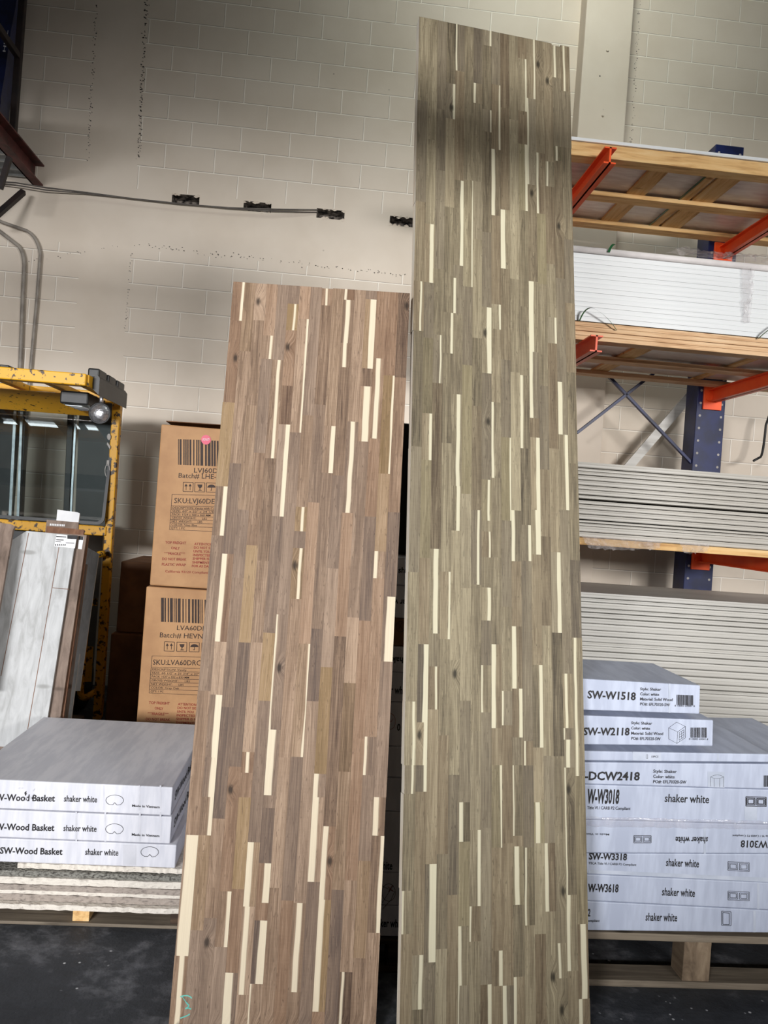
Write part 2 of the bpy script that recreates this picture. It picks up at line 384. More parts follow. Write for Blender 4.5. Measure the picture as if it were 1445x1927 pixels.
M_STAVE_W = stave_mat('warm_acacia_staves', lin(70, 53, 44), lin(131, 108, 88), lin(172, 147, 124), lin(153, 126, 78), lin(236, 224, 196), lin(38, 30, 25), lin(146, 108, 80), lin(116, 103, 95))
M_STAVE_G = stave_mat('olive_acacia_staves', lin(66, 58, 47), lin(126, 115, 93), lin(164, 153, 126), lin(131, 121, 88), lin(222, 216, 188), lin(35, 32, 25), lin(121, 96, 73), lin(103, 93, 83))
M_EDGE_P = wood_mat('pale_stave_edge', lin(226, 200, 168), lin(246, 236, 218), lin(252, 246, 234), (12, 12, 1), 2)

# ------------------------------------------------------------------ setting
D = 6.53
def pocket_list():
    out = []
    for (xa, xb) in ((-1.45, -1.225), (-0.86, -0.63), (-0.25, -0.015), (0.37, 0.59)): out.append((xa, xb))
    return out
PK = pocket_list(); PZ0, PZ1 = 4.032, 4.112
xc = sorted({-7.0, -2.155, -1.75, 2.08, 7.0} | {x for p in PK for x in p}); zc = [0.0, 3.62, PZ0, PZ1, 4.12, 7.6]
mb = MB()
for i in range(len(xc) - 1):
    for k in range(len(zc) - 1):
        x0, x1, z0, z1 = xc[i], xc[i + 1], zc[k], zc[k + 1]; xm, zm = (x0 + x1) / 2, (z0 + z1) / 2
        if PZ0 < zm < PZ1 and any(a < xm < b for a, b in PK):
            mb.add([(x0, D, z0), (x1, D, z0), (x1, D, z1), (x0, D, z1), (x0 + .02, D + .12, z0 + .01), (x1 - .02, D + .12, z0 + .01), (x1 - .02, D + .12, z1 - .01), (x0 + .02, D + .12, z1 - .01)],
                   [(0, 1, 5, 4), (1, 2, 6, 5), (2, 3, 7, 6), (3, 0, 4, 7), (4, 5, 6, 7)], 4); continue
        if xm > 2.08: mt = 2
        elif -2.155 < xm < -1.75 or 3.62 < zm < 4.12: mt = 3
        elif zm > 4.12: mt = 0
        else: mt = 1
        mb.quad((x0, D, z0), (x1, D, z0), (x1, D, z1), (x0, D, z1), mt)
rr = random.Random(3)
for (a, b) in PK:                       # broken mortar crumbs at each pocket's mouth
    for q in range(9):
        x = rr.uniform(a - .005, b + .005); z = rr.choice((PZ0 + rr.uniform(-.004, .008), PZ1 + rr.uniform(-.012, .003))); w = rr.uniform(.008, .028)
        mb.add([(x - w, D + .002, z), (x, D - .004, z - w * .5), (x + w, D + .002, z), (x, D - .004, z + w * .5), (x, D + .03, z)], [(0, 1, 2, 3), (0, 4, 1), (1, 4, 2), (2, 4, 3), (3, 4, 0)], 3)
def crackline(x0, z0, x1, z1, n, amp, size, dens=0.7):
    for q in range(n):
        if rr.random() > dens: continue
        t = (q + rr.random()) / n; x = x0 + (x1 - x0) * t + rr.gauss(0, amp); z = z0 + (z1 - z0) * t + rr.gauss(0, amp); s = size * rr.uniform(.4, 1.2); e = size * rr.uniform(.3, .9)
        mb.add([(x - s, D - .0015, z + e * .2), (x + e * .2, D - .0015, z - e), (x + s, D - .0015, z - e * .1), (x - e * .3, D - .0015, z + e)], [(0, 1, 2, 3)], 5)
crackline(-1.745, 4.35, -1.775, 5.95, 210, .009, .008); crackline(-2.15, 4.3, -2.17, 5.6, 140, .007, .007, .5)
crackline(-1.70, 3.655, .55, 3.62, 150, .011, .0065, .6); crackline(-1.75, 2.95, -1.745, 3.6, 60, .004, .006, .5)
crackline(-2.6, 3.42, -1.8, 3.66, 50, .008, .006, .5); crackline(2.42, 4.6, 2.40, 6.3, 120, .008, .006, .6)
struct(mb.build('wall_back', [M_BLOCK_A, M_BLOCK_L, M_BLOCK_R, M_PLAIN, M_POCKET, M_CRACK], base=(0, D, 0)))
# make wall materials read world-like coordinates (object origin is x=0, z=0)
mb = MB().box(1.885, 2.29, 6.36, D + .02, 0, 7.6, 0, .008)
for z in (4.32, 5.07, 5.62, 6.12): mb.tube([(2.09, 6.362, z), (2.09, 6.35, z)], [.014, .008], 10)
struct(mb.build('wall_pilaster', M_PLAIN))
struct(MB().box(-7, 7, -9, D + .3, -.05, 0).build('floor', M_FLOOR, base=(0, 0, 0)))

mb = MB(); YW = -2.6  # unseen wall; header, pier and sill shaped to cut the door light
mb.box(-7, 7, YW - .2, YW, 3.60, 7.6); mb.box(-7, -5.4, YW - .2, YW, 0, 3.60); mb.box(-1.5, 2.2, YW - .2, YW, 0, 3.60); mb.box(6.2, 7, YW - .2, YW, 0, 3.60)
mb.box(2.2, 6.2, YW - .2, YW, 0, 1.80); mb.box(-5.4, -1.5, YW - .2, YW, 3.40, 3.60)
struct(mb.build('wall_front_light_cut', M_PLAIN, base=(0, YW, 0)))
struct(MB().box(-7, 2.05, .42, .54, 2.99, 3.18).build('added_shade_beam', M_STEELB))  # unseen beam, added and cut short to shade the tall panel's upper part

# ------------------------------------------------------------------ the two stave panels
def stave_panel(label, X0, Y0, al, be, ga, L, w, ncol, strips, thick, seed, mat, tonejit, yellow_t=0.12, jit=0.003):
    r = random.Random(seed)
    U = Vector((math.cos(al), math.sin(al), 0)); N = Vector((-math.sin(al), math.cos(al), 0))
    V = Vector((0, 0, 1)) * math.cos(be) + N * math.sin(be)
    U2 = U * math.cos(ga) + V * math.sin(ga); V2 = V * math.cos(ga) - U * math.sin(ga)
    Nr = U2.cross(V2).normalized()
    if Nr.y < 0: Nr = -Nr                # pointing away from the camera
    Bp = Vector((X0, Y0, 0))
    def pt(s, t, n=0.0): return Bp + U2 * s + V2 * t + Nr * n
    def st(px, py):
        d = ray(px, py); o = Vector((0, 0, EYE)); k = (Bp - o).dot(Nr) / d.dot(Nr); q = o + d * k - Bp
        return q.dot(U2), q.dot(V2)
    cw = w / ncol
    per = [[] for _ in range(ncol)]
    for (xa, ya, xb, yb, wd, kind) in strips:       # pixel ends of a pale streak, width in px
        s0, t0 = st(xa, ya); s1, t1 = st(xb, yb); s = (s0 + s1) / 2
        sw = abs(st(xa + wd, ya)[0] - s0)
        ci = min(ncol - 1, max(0, int(s / cw))); uc = s / cw - ci; hw = sw / cw / 2
        lo, hi = uc - hw, uc + hw
        if lo < 0.12: lo = -1.0
        if hi > 0.88: hi = 2.0
        a, b = min(t0, t1), max(t0, t1)
        per[ci].append((max(a, 0), min(b, L), lo, hi, kind))
    quads = []
    for ci in range(ncol):
        segs = sorted(per[ci]); t = 0.0; out = []
        for g in segs:
            if g[0] < t - 0.02: g = (t,) + g[1:]
            if g[1] - g[0] < 0.05: continue
            gap = g[0] - t
            if gap < 0.03: g = (t,) + g[1:]
            else:
                n = max(1, round(gap / r.uniform(.3, .5))); cuts = [t + gap * (k + (r.uniform(-.22, .22) if 0 < k < n else 0)) / n for k in range(n + 1)]
                out += [(cuts[k], cuts[k + 1], None) for k in range(n)]
            out.append((g[0], g[1], g[2:])); t = g[1]
        gap = L - t
        if gap > 0.01:
            n = max(1, round(gap / r.uniform(.3, .5))); cuts = [t + gap * (k + (r.uniform(-.22, .22) if 0 < k < n else 0)) / n for k in range(n + 1)]
            out += [(cuts[k], cuts[k + 1], None) for k in range(n)]
        quads.append(out)
    Vv, F, tones, saps, uvs, mids = [], [], [], [], [], []
    def emit(c, tone, sap, uv, mi=0):
        mids.append(mi); k = len(Vv); Vv.extend(c); F.append((k, k + 1, k + 2, k + 3)); tones.append(tone); saps.append(sap); uvs.append(uv)
    for ci, col in enumerate(quads):
        for (a, b, sp) in col:
            x0, x1 = ci * cw, (ci + 1) * cw
            if ci == 0: x0 -= r.uniform(0, jit)
            if ci == ncol - 1: x1 += r.uniform(0, jit)
            tone = min(1, max(0, r.gauss(.5, tonejit))); hue = r.random() * (1 - yellow_t) * .72 if r.random() > yellow_t else r.uniform(.75, 1)
            lo, hi = 5.0, 6.0
            if sp:
                lo, hi = sp[0], sp[1]
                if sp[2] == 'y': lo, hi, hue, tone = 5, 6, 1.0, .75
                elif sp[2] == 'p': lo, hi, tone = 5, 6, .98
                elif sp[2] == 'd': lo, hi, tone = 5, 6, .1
            elif r.random() < .05:
                k = r.uniform(.08, .2); lo, hi = (-1, k) if r.random() < .5 else (1 - k, 2)
            kv = r.uniform(a + .03, b - .03) if (r.random() < .09 and b - a > .12) else -9
            sd = r.random(); v0, v1 = a, b
            T = (tone, hue, sd, 1); S = (lo, hi, kv, 1)
            emit([pt(x0, a), pt(x1, a), pt(x1, b), pt(x0, b)], T, S, [(0, a), (1, a), (1, b), (0, b)])
            emit([pt(x1, a, thick), pt(x0, a, thick), pt(x0, b, thick), pt(x1, b, thick)], T, S, [(0, a), (1, a), (1, b), (0, b)])
            if ci == 0: emit([pt(x0, a, thick), pt(x0, a), pt(x0, b), pt(x0, b, thick)], (.9, .4, sd, 1), (-1, 2.5, -9, 1), [(0, a), (1, a), (1, b), (0, b)], 1)
            if ci == ncol - 1: emit([pt(x1, a), pt(x1, a, thick), pt(x1, b, thick), pt(x1, b)], T, S, [(0, a), (1, a), (1, b), (0, b)])
            if a < 1e-6: emit([pt(x0, a), pt(x0, a, thick), pt(x1, a, thick), pt(x1, a)], T, S, [(0, 0), (0, .04), (1, .04), (1, 0)])
            if b > L - 1e-4: emit([pt(x0, b), pt(x1, b), pt(x1, b, thick), pt(x0, b, thick)], T, S, [(0, b), (1, b), (1, b + .04), (0, b + .04)])
    base = Vector((X0 + w / 2, Y0, 0))
    me = bpy.data.meshes.new('countertop_panel'); me.from_pydata([tuple(v - base) for v in Vv], [], F); me.materials.append(mat); me.materials.append(M_EDGE_P)
    for p_, k_ in zip(me.polygons, mids): p_.material_index = k_
    ul = me.uv_layers.new(name='stave')
    for i, p in enumerate(me.polygons):
        for k, li in enumerate(p.loop_indices): ul.data[li].uv = uvs[i][k]
    at1 = me.attributes.new('tone', 'FLOAT_COLOR', 'FACE'); at2 = me.attributes.new('sap', 'FLOAT_COLOR', 'FACE')
    for i in range(len(F)): at1.data[i].color = tones[i]; at2.data[i].color = saps[i]
    me.update()
    o = link('countertop_panel', me, None, base)
    tag(o, label, 'countertop')
    return o, pt, st

def S(ox, oy, sc, items):
    out = []
    for it in items:
        x, y0, y1, wd = it[:4]; sl = it[4] if len(it) > 4 else 0; kind = it[5] if len(it) > 5 else 'c'
        out.append((ox + (x + sl / 2) / sc, oy + y0 / sc, ox + (x - sl / 2) / sc, oy + y1 / sc, wd / sc, kind))
    return out
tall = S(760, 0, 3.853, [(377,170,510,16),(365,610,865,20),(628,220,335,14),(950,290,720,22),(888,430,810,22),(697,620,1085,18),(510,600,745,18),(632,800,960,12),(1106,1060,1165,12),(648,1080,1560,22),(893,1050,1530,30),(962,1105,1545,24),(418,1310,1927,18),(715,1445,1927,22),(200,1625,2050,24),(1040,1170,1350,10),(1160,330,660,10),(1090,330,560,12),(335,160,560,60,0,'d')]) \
     + S(740, 480, 3.854, [(440,165,420,24),(430,420,715,22),(693,380,858,26),(772,360,540,12),(1003,190,700,28),(1183,455,643,28),(200,190,550,10),(797,-330,97,28),(470,1010,1675,24),(715,1065,1615,26),(928,870,1400,24),(1000,700,1180,24),(275,1150,1488,28),(1212,920,1305,24),(1262,1305,1850,24),(1052,1325,1960,22),(852,1325,1927,14),(693,1630,1927,14),(470,1675,2000,22),(855,880,970,14),(340,580,930,8),(262,800,880,10)]) \
     + S(730, 960, 3.705, [(630,0,520,14),(868,0,355,28),(1045,0,310,28),(987,105,355,14),(332,270,860,30),(708,150,330,10),(702,540,770,20),(425,430,900,12),(1200,295,855,36),(258,935,1465,26),(735,935,1520,36),(878,810,1240,32),(650,1080,1410,20),(930,1245,1585,28),(1075,1080,1655,34),(800,1260,1500,12),(178,1335,1750,14),(265,1480,1853,32),(1243,1140,1520,16),(1258,1600,1795,24),(1310,890,1853,14),(790,1740,1853,14),(870,1780,1853,12),(335,1090,1390,12),(955,1610,1780,10)]) \
     + S(730, 1440, 3.6125, [(262,0,180,38),(495,252,520,28),(1018,252,530,28),(625,440,960,26),(775,0,560,20),(850,0,480,12),(875,552,950,28),(300,672,1340,38),(1080,530,995,20),(1230,882,1400,20),(1330,1080,1590,34),(485,1095,1500,26),(770,1260,1500,28),(785,1500,1850,42),(695,1490,1850,30),(220,1290,1660,22),(560,960,1200,14),(868,1440,1850,12),(475,1500,1850,12),(940,560,1090,10),(95,855,1150,18),(165,0,195,12),(1315,1590,1850,14),(1165,1210,1450,14)])
P_TALL, PT_T, ST_T = stave_panel('tallest wood-stave countertop panel, greyish olive, standing on end in the middle right', .3389, 2.2866, .1285, .1939, .0066, 3.587, .62, 17, tall, .038, 11, M_STAVE_G, .19, .08)
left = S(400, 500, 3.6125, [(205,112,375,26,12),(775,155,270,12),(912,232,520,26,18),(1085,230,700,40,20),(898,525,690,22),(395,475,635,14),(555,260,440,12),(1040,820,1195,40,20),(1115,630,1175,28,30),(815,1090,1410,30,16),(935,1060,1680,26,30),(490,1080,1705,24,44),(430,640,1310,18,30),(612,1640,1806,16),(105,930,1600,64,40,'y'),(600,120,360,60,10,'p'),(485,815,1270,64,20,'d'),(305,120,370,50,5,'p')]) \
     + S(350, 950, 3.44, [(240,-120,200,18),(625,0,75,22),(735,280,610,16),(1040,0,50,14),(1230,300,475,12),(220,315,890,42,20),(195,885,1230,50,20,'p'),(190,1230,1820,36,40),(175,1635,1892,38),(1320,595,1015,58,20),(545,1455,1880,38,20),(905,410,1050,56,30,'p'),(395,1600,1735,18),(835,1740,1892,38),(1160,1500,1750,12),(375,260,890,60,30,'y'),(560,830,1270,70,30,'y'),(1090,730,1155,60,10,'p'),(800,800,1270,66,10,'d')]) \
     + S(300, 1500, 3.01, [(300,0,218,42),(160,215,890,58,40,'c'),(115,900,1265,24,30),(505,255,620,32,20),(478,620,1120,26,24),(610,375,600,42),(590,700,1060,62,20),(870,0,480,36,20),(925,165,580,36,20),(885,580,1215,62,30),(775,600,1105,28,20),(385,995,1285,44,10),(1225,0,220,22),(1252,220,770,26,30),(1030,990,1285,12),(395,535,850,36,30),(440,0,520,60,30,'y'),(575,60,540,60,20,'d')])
P_LEFT, PT_L, ST_L = stave_panel('shorter reddish brown wood-stave countertop panel with teal crayon mark, left of the tallest panel', -.3521, 2.354, -.0442, .1624, .0169, 2.4006, .62, 16, left, .038, 29, M_STAVE_W, .20, .10)
mb = MB()
c8 = crop(300, 1500, 3.01)
def chalk(pts, w=.0035):
    q = [PT_L(*ST_L(*c8(*p)), -.0008) for p in pts]
    poly(mb, q, w, False, 0, (0, -1, .16))
chalk([(118,1130),(140,1124),(160,1124),(178,1132),(182,1140)]); chalk([(150,1160),(168,1180),(158,1192),(146,1198),(165,1194),(180,1200)]); chalk([(118,1252),(140,1244),(160,1236),(172,1228)]); chalk([(128,1128),(150,1160),(160,1178)], .002)
mb.build('crayon_mark', M_TEAL, P_LEFT)['label'] = 'teal crayon scribble'

# ------------------------------------------------------------------ pallets
def pallet(x0, x1, y0, y1, h, label, mtop=M_PALLET, mblk=M_PALLETY, xs=(), bt=.026):
    t = thing('wooden_pallet', ((x0 + x1) / 2, (y0 + y1) / 2, 0), label, 'pallet')
    n = 5; d = (y1 - y0); bw = d / n * .8
    for k in range(n):
        y = y0 + (d - bw) * k / (n - 1)
        MB().box(x0, x1, y, y + bw, h - bt, h, 0, .003).build('deck_board', mtop, t)
    for y in (y0, (y0 + y1) / 2 - .05, y1 - .1):
        MB().box(x0, x1, y, y + .1, 0, bt * .9, 0, .003).build('bottom_board', mtop, t)
        for x in xs: MB().box(x, x + .10, y + .005, y + .095, bt * .9, h - bt, 0, .003).build('block', mblk, t)
    return t
ph = at(1112, 1753, 2.62).z
pallet(.85, 2.15, 2.62, 3.62, .19, 'weathered grey wooden pallet under the right-hand stack of white cartons', xs=(.86, 1.376, 2.04))
pallet(-.34, .44, 2.665, 3.5, .125, 'dark wooden pallet seen through the gap between the two countertop panels', M_DKPALLET, M_DKPALLET, (-.33, .0, .33))

# ------------------------------------------------------------------ cartons
def hexcarton(name, A, B, C, Dd, depth, mat, bev=.004, back=None):
    """front face A(bl) B(br) C(tr) D(tl), pushed back by depth"""
    e = Vector((0, depth, 0)); A, B, C, Dd = map(Vector, (A, B, C, Dd))
    return MB().hexa([A, B, B + e, A + e, Dd, C, C + e, Dd + e], 0, bev).build(name, mat)
YF = 2.62
R1 = crop(1060, 1500, 3.753); R0 = crop(1060, 1220, 3.753)
EPS = .0012
def P(c, x, y, Y): q = at(*c(x, y), Y); return q
def put(o, s, c, x0, y0, x1, y1, cap, Y, mat=M_INK, name='printed_text', bold=.008, flip=False, mb=None):
    A = P(c, x0, y0, Y - EPS); B = P(c, x1, y1, Y - EPS)
    u = P(c, x0, y0 - cap, Y - EPS) - A; u.x *= .0; u.y = 0
    if flip: A, B, u = B, A, -u
    own = mb is None
    if own: mb = MB()
    write(mb, s, A, B, u, bold)
    if own: mb.build(name, mat, o)
def barcode(o, c, x0, y0, x1, y1, Y, n=26, mat=M_INK, seed=1, dy=0, digits=True):
    r = random.Random(seed); mb = MB(); x = x0
    tot = x1 - x0
    while x < x1 - tot * .01:
        w = tot * r.choice((.012, .02, .03, .045)); w = min(w, x1 - x)
        k = dy * (x - x0) / tot
        mb.quad(P(c, x, y1 + k, Y - EPS), P(c, x + w, y1 + k, Y - EPS), P(c, x + w, y0 + k, Y - EPS), P(c, x, y0 + k, Y - EPS))
        x += w + tot * r.choice((.012, .016, .03))
    mb.build('barcode', mat, o)
def outline(o, c, polys, Y, w=.0018, mat=M_INK, name='pictogram'):
    mb = MB()
    for pl, closed in polys: poly(mb, [P(c, x, y, Y - EPS) for x, y in pl], w, closed)
    mb.build(name, mat, o)
def tape(o, c, pts, Y, mat=M_TAPE):
    a = [P(c, x, y, Y - EPS * .5) for x, y in pts]
    MB().quad(*a).build('packing_tape', mat, o)

# --- right-hand stack: boundaries in crop R0/R1 pixels, (left x, y) (right x, y)
XL = .935
def bz(c, xa, ya, xb, yb, X):            # height of a boundary line at world X
    a = P(c, xa, ya, YF); b = P(c, xb, yb, YF); return a.z + (b.z - a.z) * (X - a.x) / (b.x - a.x)
lines = {  # name: (crop, xa, ya, xb, yb)
    0: (R1, 180, 945, 1445, 962), 1: (R1, 180, 735, 1445, 800), 2: (R1, 175, 546, 1445, 604), 3: (R1, 170, 398, 1445, 402),
    4: (R1, 165, 160, 1445, 195), 5: (R0, 155, 962, 1445, 998), 6: (R0, 150, 805, 1445, 818)}
def rcarton(lo, hi, x1, depth, label, gap=.0015, top=None, yoff=0.0):
    def zz(k, X): return bz(*lines[k], X)
    A = Vector((XL, YF + yoff, zz(lo, XL) + gap)); B = Vector((x1, YF + yoff, zz(lo, x1) + gap)); C = Vector((x1, YF + yoff, zz(hi, x1))); Dd = Vector((XL, YF + yoff, zz(hi, XL)))
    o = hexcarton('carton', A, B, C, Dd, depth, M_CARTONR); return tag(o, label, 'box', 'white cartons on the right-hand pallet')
X9 = 1.93
o = rcarton(0, 1, X9, .62, 'lowest white carton on the right pallet, with one tall door outline'); 
put(o, 'shaker white', R1, 580, 872, 803, 878, 56, YF, bold=.014); put(o, '2', R1, 172, 842, 190, 842, 52, YF, bold=.02); put(o, 'ompliant', R1, 176, 882, 256, 882, 18, YF)
outline(o, R1, [([(1118,806),(1184,810),(1184,908),(1118,906)], True), ([(1126,816),(1172,820),(1172,900),(1126,898)], True)], YF)
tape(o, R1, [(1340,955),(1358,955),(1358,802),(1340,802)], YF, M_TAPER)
o = rcarton(1, 2, X9, .62, 'white carton with double-door outline, second up from the right pallet')
put(o, 'W-W3618', R1, 172, 668, 388, 672, 55, YF, bold=.032); put(o, 'shaker white', R1, 696, 694, 928, 705, 56, YF, bold=.014)
def door2(c, x, y, w, h, sk=.05, k=2):
    L = []
    L.append(([(x, y), (x + w, y + w * sk), (x + w, y + h + w * sk), (x, y + h)], True))
    for q in range(k):
        a = x + w * (q / k + .04); b = x + w * ((q + 1) / k - .05)
        L.append(([(a, y + h * .14 + (a - x) * sk), (b, y + h * .14 + (b - x) * sk), (b, y + h * .86 + (b - x) * sk), (a, y + h * .86 + (a - x) * sk)], True))
        a2, b2 = a + w * .06, b - w * .06
        L.append(([(a2, y + h * .26 + (a2 - x) * sk), (b2, y + h * .26 + (b2 - x) * sk), (b2, y + h * .74 + (b2 - x) * sk), (a2, y + h * .74 + (a2 - x) * sk)], True))
    return L
outline(o, R1, door2(R1, 1163, 664, 150, 62), YF, .0015)
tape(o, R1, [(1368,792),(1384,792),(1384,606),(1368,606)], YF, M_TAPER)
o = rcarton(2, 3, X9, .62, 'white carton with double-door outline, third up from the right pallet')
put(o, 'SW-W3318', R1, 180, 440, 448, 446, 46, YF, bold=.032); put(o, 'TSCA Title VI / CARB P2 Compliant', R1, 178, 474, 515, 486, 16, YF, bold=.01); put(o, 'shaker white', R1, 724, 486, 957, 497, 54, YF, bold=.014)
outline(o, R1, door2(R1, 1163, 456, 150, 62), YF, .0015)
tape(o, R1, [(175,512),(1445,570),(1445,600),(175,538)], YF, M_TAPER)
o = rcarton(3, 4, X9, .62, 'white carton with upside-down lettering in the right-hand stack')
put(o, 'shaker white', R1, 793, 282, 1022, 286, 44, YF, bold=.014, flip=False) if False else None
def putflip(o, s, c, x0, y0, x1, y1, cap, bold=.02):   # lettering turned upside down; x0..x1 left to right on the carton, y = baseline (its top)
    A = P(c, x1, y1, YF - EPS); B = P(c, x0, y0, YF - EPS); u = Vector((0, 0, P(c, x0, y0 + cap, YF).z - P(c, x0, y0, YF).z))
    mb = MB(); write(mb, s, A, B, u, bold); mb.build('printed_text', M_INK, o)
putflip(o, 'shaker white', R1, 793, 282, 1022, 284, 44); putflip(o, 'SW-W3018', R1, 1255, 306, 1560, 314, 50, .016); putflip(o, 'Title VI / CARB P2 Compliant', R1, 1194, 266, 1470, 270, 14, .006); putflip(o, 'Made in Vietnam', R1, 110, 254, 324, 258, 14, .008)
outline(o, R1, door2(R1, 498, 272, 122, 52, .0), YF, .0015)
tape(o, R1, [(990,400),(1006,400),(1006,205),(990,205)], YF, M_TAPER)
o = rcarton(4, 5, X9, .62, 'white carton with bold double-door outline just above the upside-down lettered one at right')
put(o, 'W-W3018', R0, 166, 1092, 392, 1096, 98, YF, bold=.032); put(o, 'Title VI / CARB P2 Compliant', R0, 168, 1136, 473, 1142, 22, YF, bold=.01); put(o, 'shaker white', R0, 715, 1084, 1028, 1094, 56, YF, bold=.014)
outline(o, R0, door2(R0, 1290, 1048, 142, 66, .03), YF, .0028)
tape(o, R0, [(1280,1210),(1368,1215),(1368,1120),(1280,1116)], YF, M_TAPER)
o = rcarton(5, 6, X9, .62, 'white carton with corner cabinet outline, directly under the thin flat carton at right')
put(o, 'W-DCW2418', R0, 60, 928, 538, 932, 58, YF, bold=.03)
for k, (s, x1) in enumerate((('Style: Shaker', 800), ('Color: white', 785), ('PO#: EFL70320-SW', 868))): put(o, s, R0, 634, 878 + 37 * k, x1, 882 + 37 * k, 22, YF, bold=.016)
outline(o, R0, [([(1040,908),(1062,898),(1088,893),(1112,898),(1132,908),(1110,918),(1088,921),(1062,918)], True), ([(1040,908),(1040,975)], False), ([(1132,908),(1132,980)], False), ([(1064,920),(1064,978)], False), ([(1104,920),(1104,980)], False)], YF, .0009)
barcode(o, R0, 1415, 898, 1520, 978, YF, seed=6)
tape(o, R0, [(1020,980),(1138,985),(1138,874),(1020,870)], YF, M_TAPER)
# thin carton (10 pcs)
za = P(R0, 150, 800, YF).z; zb = P(R0, 150, 725, YF).z; zr0 = P(R0, 1445, 812, YF).z; zr1 = P(R0, 1445, 748, YF).z
xr = P(R0, 1470, 780, YF).x
def lerpz(z0, z1, X): x0 = P(R0, 150, 760, YF).x; x1 = P(R0, 1445, 780, YF).x; return z0 + (z1 - z0) * (X - x0) / (x1 - x0)
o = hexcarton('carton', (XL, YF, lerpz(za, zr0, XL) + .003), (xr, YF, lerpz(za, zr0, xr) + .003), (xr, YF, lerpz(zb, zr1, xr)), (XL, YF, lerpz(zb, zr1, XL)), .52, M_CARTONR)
tag(o, 'thin flat white carton between two lettered cartons on the right stack', 'box', 'white cartons on the right-hand pallet')
put(o, '10PCS', R0, 622, 772, 670, 772, 14, YF); outline(o, R0, [([(586,752),(596,752),(596,778),(586,778)], True)], YF, .0008)
tape(o, R0, [(490,790),(690,794),(690,738),(490,730)], YF, M_TAPER); tape(o, R0, [(1085,800),(1100,800),(1100,745),(1085,745)], YF, M_TAPER)
# W2118
a = P(R0, 150, 680, YF); b = P(R0, 1055, 692, YF); c = P(R0, 1060, 508, YF); d = P(R0, 150, 474, YF)
sl = (b.z - a.z) / (b.x - a.x); slt = (c.z - d.z) / (c.x - d.x)
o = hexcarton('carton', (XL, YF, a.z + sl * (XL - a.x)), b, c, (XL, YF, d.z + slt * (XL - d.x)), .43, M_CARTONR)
tag(o, 'white carton with cabinet drawing and barcode, second from top at right', 'box', 'white cartons on the right-hand pallet')
put(o, 'SW-W2118', R0, 140, 612, 466, 614, 52, YF, bold=.03)
for k, (s, x1) in enumerate((('Style: Shaker', 627), ('Color: white', 612), ('Material: Solid Wood', 704), ('PO#: EFL70320-SW', 686))): put(o, s, R0, 479, 536 + 36.5 * k, x1, 540 + 36.5 * k, 20, YF, bold=.016)
outline(o, R0, [([(744,562),(800,522),(862,552),(862,632),(802,672),(744,640)], True), ([(744,562),(808,590),(862,552)], False), ([(808,590),(802,672)], False), ([(820,595),(852,575),(852,625),(818,650)], True), ([(836,585),(835,638)], False), ([(820,612),(852,592)], False), ([(819,630),(852,608)], False)], YF, .0009)
barcode(o, R0, 898, 560, 1012, 632, YF, seed=3)
mbx = MB(); write(mbx, '8 10003 69001 8', P(R0, 888, 646, YF - EPS), P(R0, 1022, 648, YF - EPS), (0, 0, .006), .004); mbx.build('barcode_digits', M_INK, o)
# W1518
a = P(R0, 150, 436, YF); b = P(R0, 962, 465, YF); c = P(R0, 968, 262, YF); d = P(R0, 140, 215, YF)
sl = (b.z - a.z) / (b.x - a.x); slt = (c.z - d.z) / (c.x - d.x)
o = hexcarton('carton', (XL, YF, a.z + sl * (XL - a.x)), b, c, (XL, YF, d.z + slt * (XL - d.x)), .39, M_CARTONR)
tag(o, 'small white carton with barcode, topmost of the right-hand stack', 'box', 'white cartons on the right-hand pallet')
put(o, 'SW-W1518', R0, 170, 352, 510, 366, 54, YF, bold=.03)
for k, (s, x1) in enumerate((('Style: Shaker', 690), ('Color: white', 676), ('Material: Solid Wood', 772), ('PO#: EFL70320-SW', 752))): put(o, s, R0, 542, 296 + 35.5 * k, x1, 300 + 36.5 * k, 20, YF, bold=.016)
barcode(o, R0, 800, 328, 917, 400, YF, seed=4, dy=4)
mbx = MB(); write(mbx, '8 10003 69001 8', P(R0, 786, 411, YF - EPS), P(R0, 928, 415, YF - EPS), (0, 0, .006), .004); mbx.build('barcode_digits', M_INK, o)
tape(o, R0, [(742,455),(756,456),(756,250),(742,249)], YF, M_TAPER)
# stretch film band round the lower cartons
mb = MB(); r = random.Random(8); n = 60; xs0 = XL; rows = 5
for k in range(n + 1):
    X = xs0 + (X9 - xs0) * k / n
    for j in range(rows + 1):
        z = bz(R1, 165, 135, 1445, 168, X) + (bz(R1, 165, 205, 1445, 225, X) - bz(R1, 165, 135, 1445, 168, X)) * j / rows
        mb.V.append(Vector((X, YF - .004 - r.uniform(0, .006) * (1 if 0 < j < rows else .2), z + r.uniform(-.002, .002))))
for k in range(n):
    for j in range(rows): mb.F.append((k * (rows + 1) + j, (k + 1) * (rows + 1) + j, (k + 1) * (rows + 1) + j + 1, k * (rows + 1) + j + 1)); mb.M.append(0)
tag(mb.build('stretch_film', M_FILMT, smooth=True), 'shiny rolled band of clear stretch film above the upside-down lettering at right', 'plastic film')

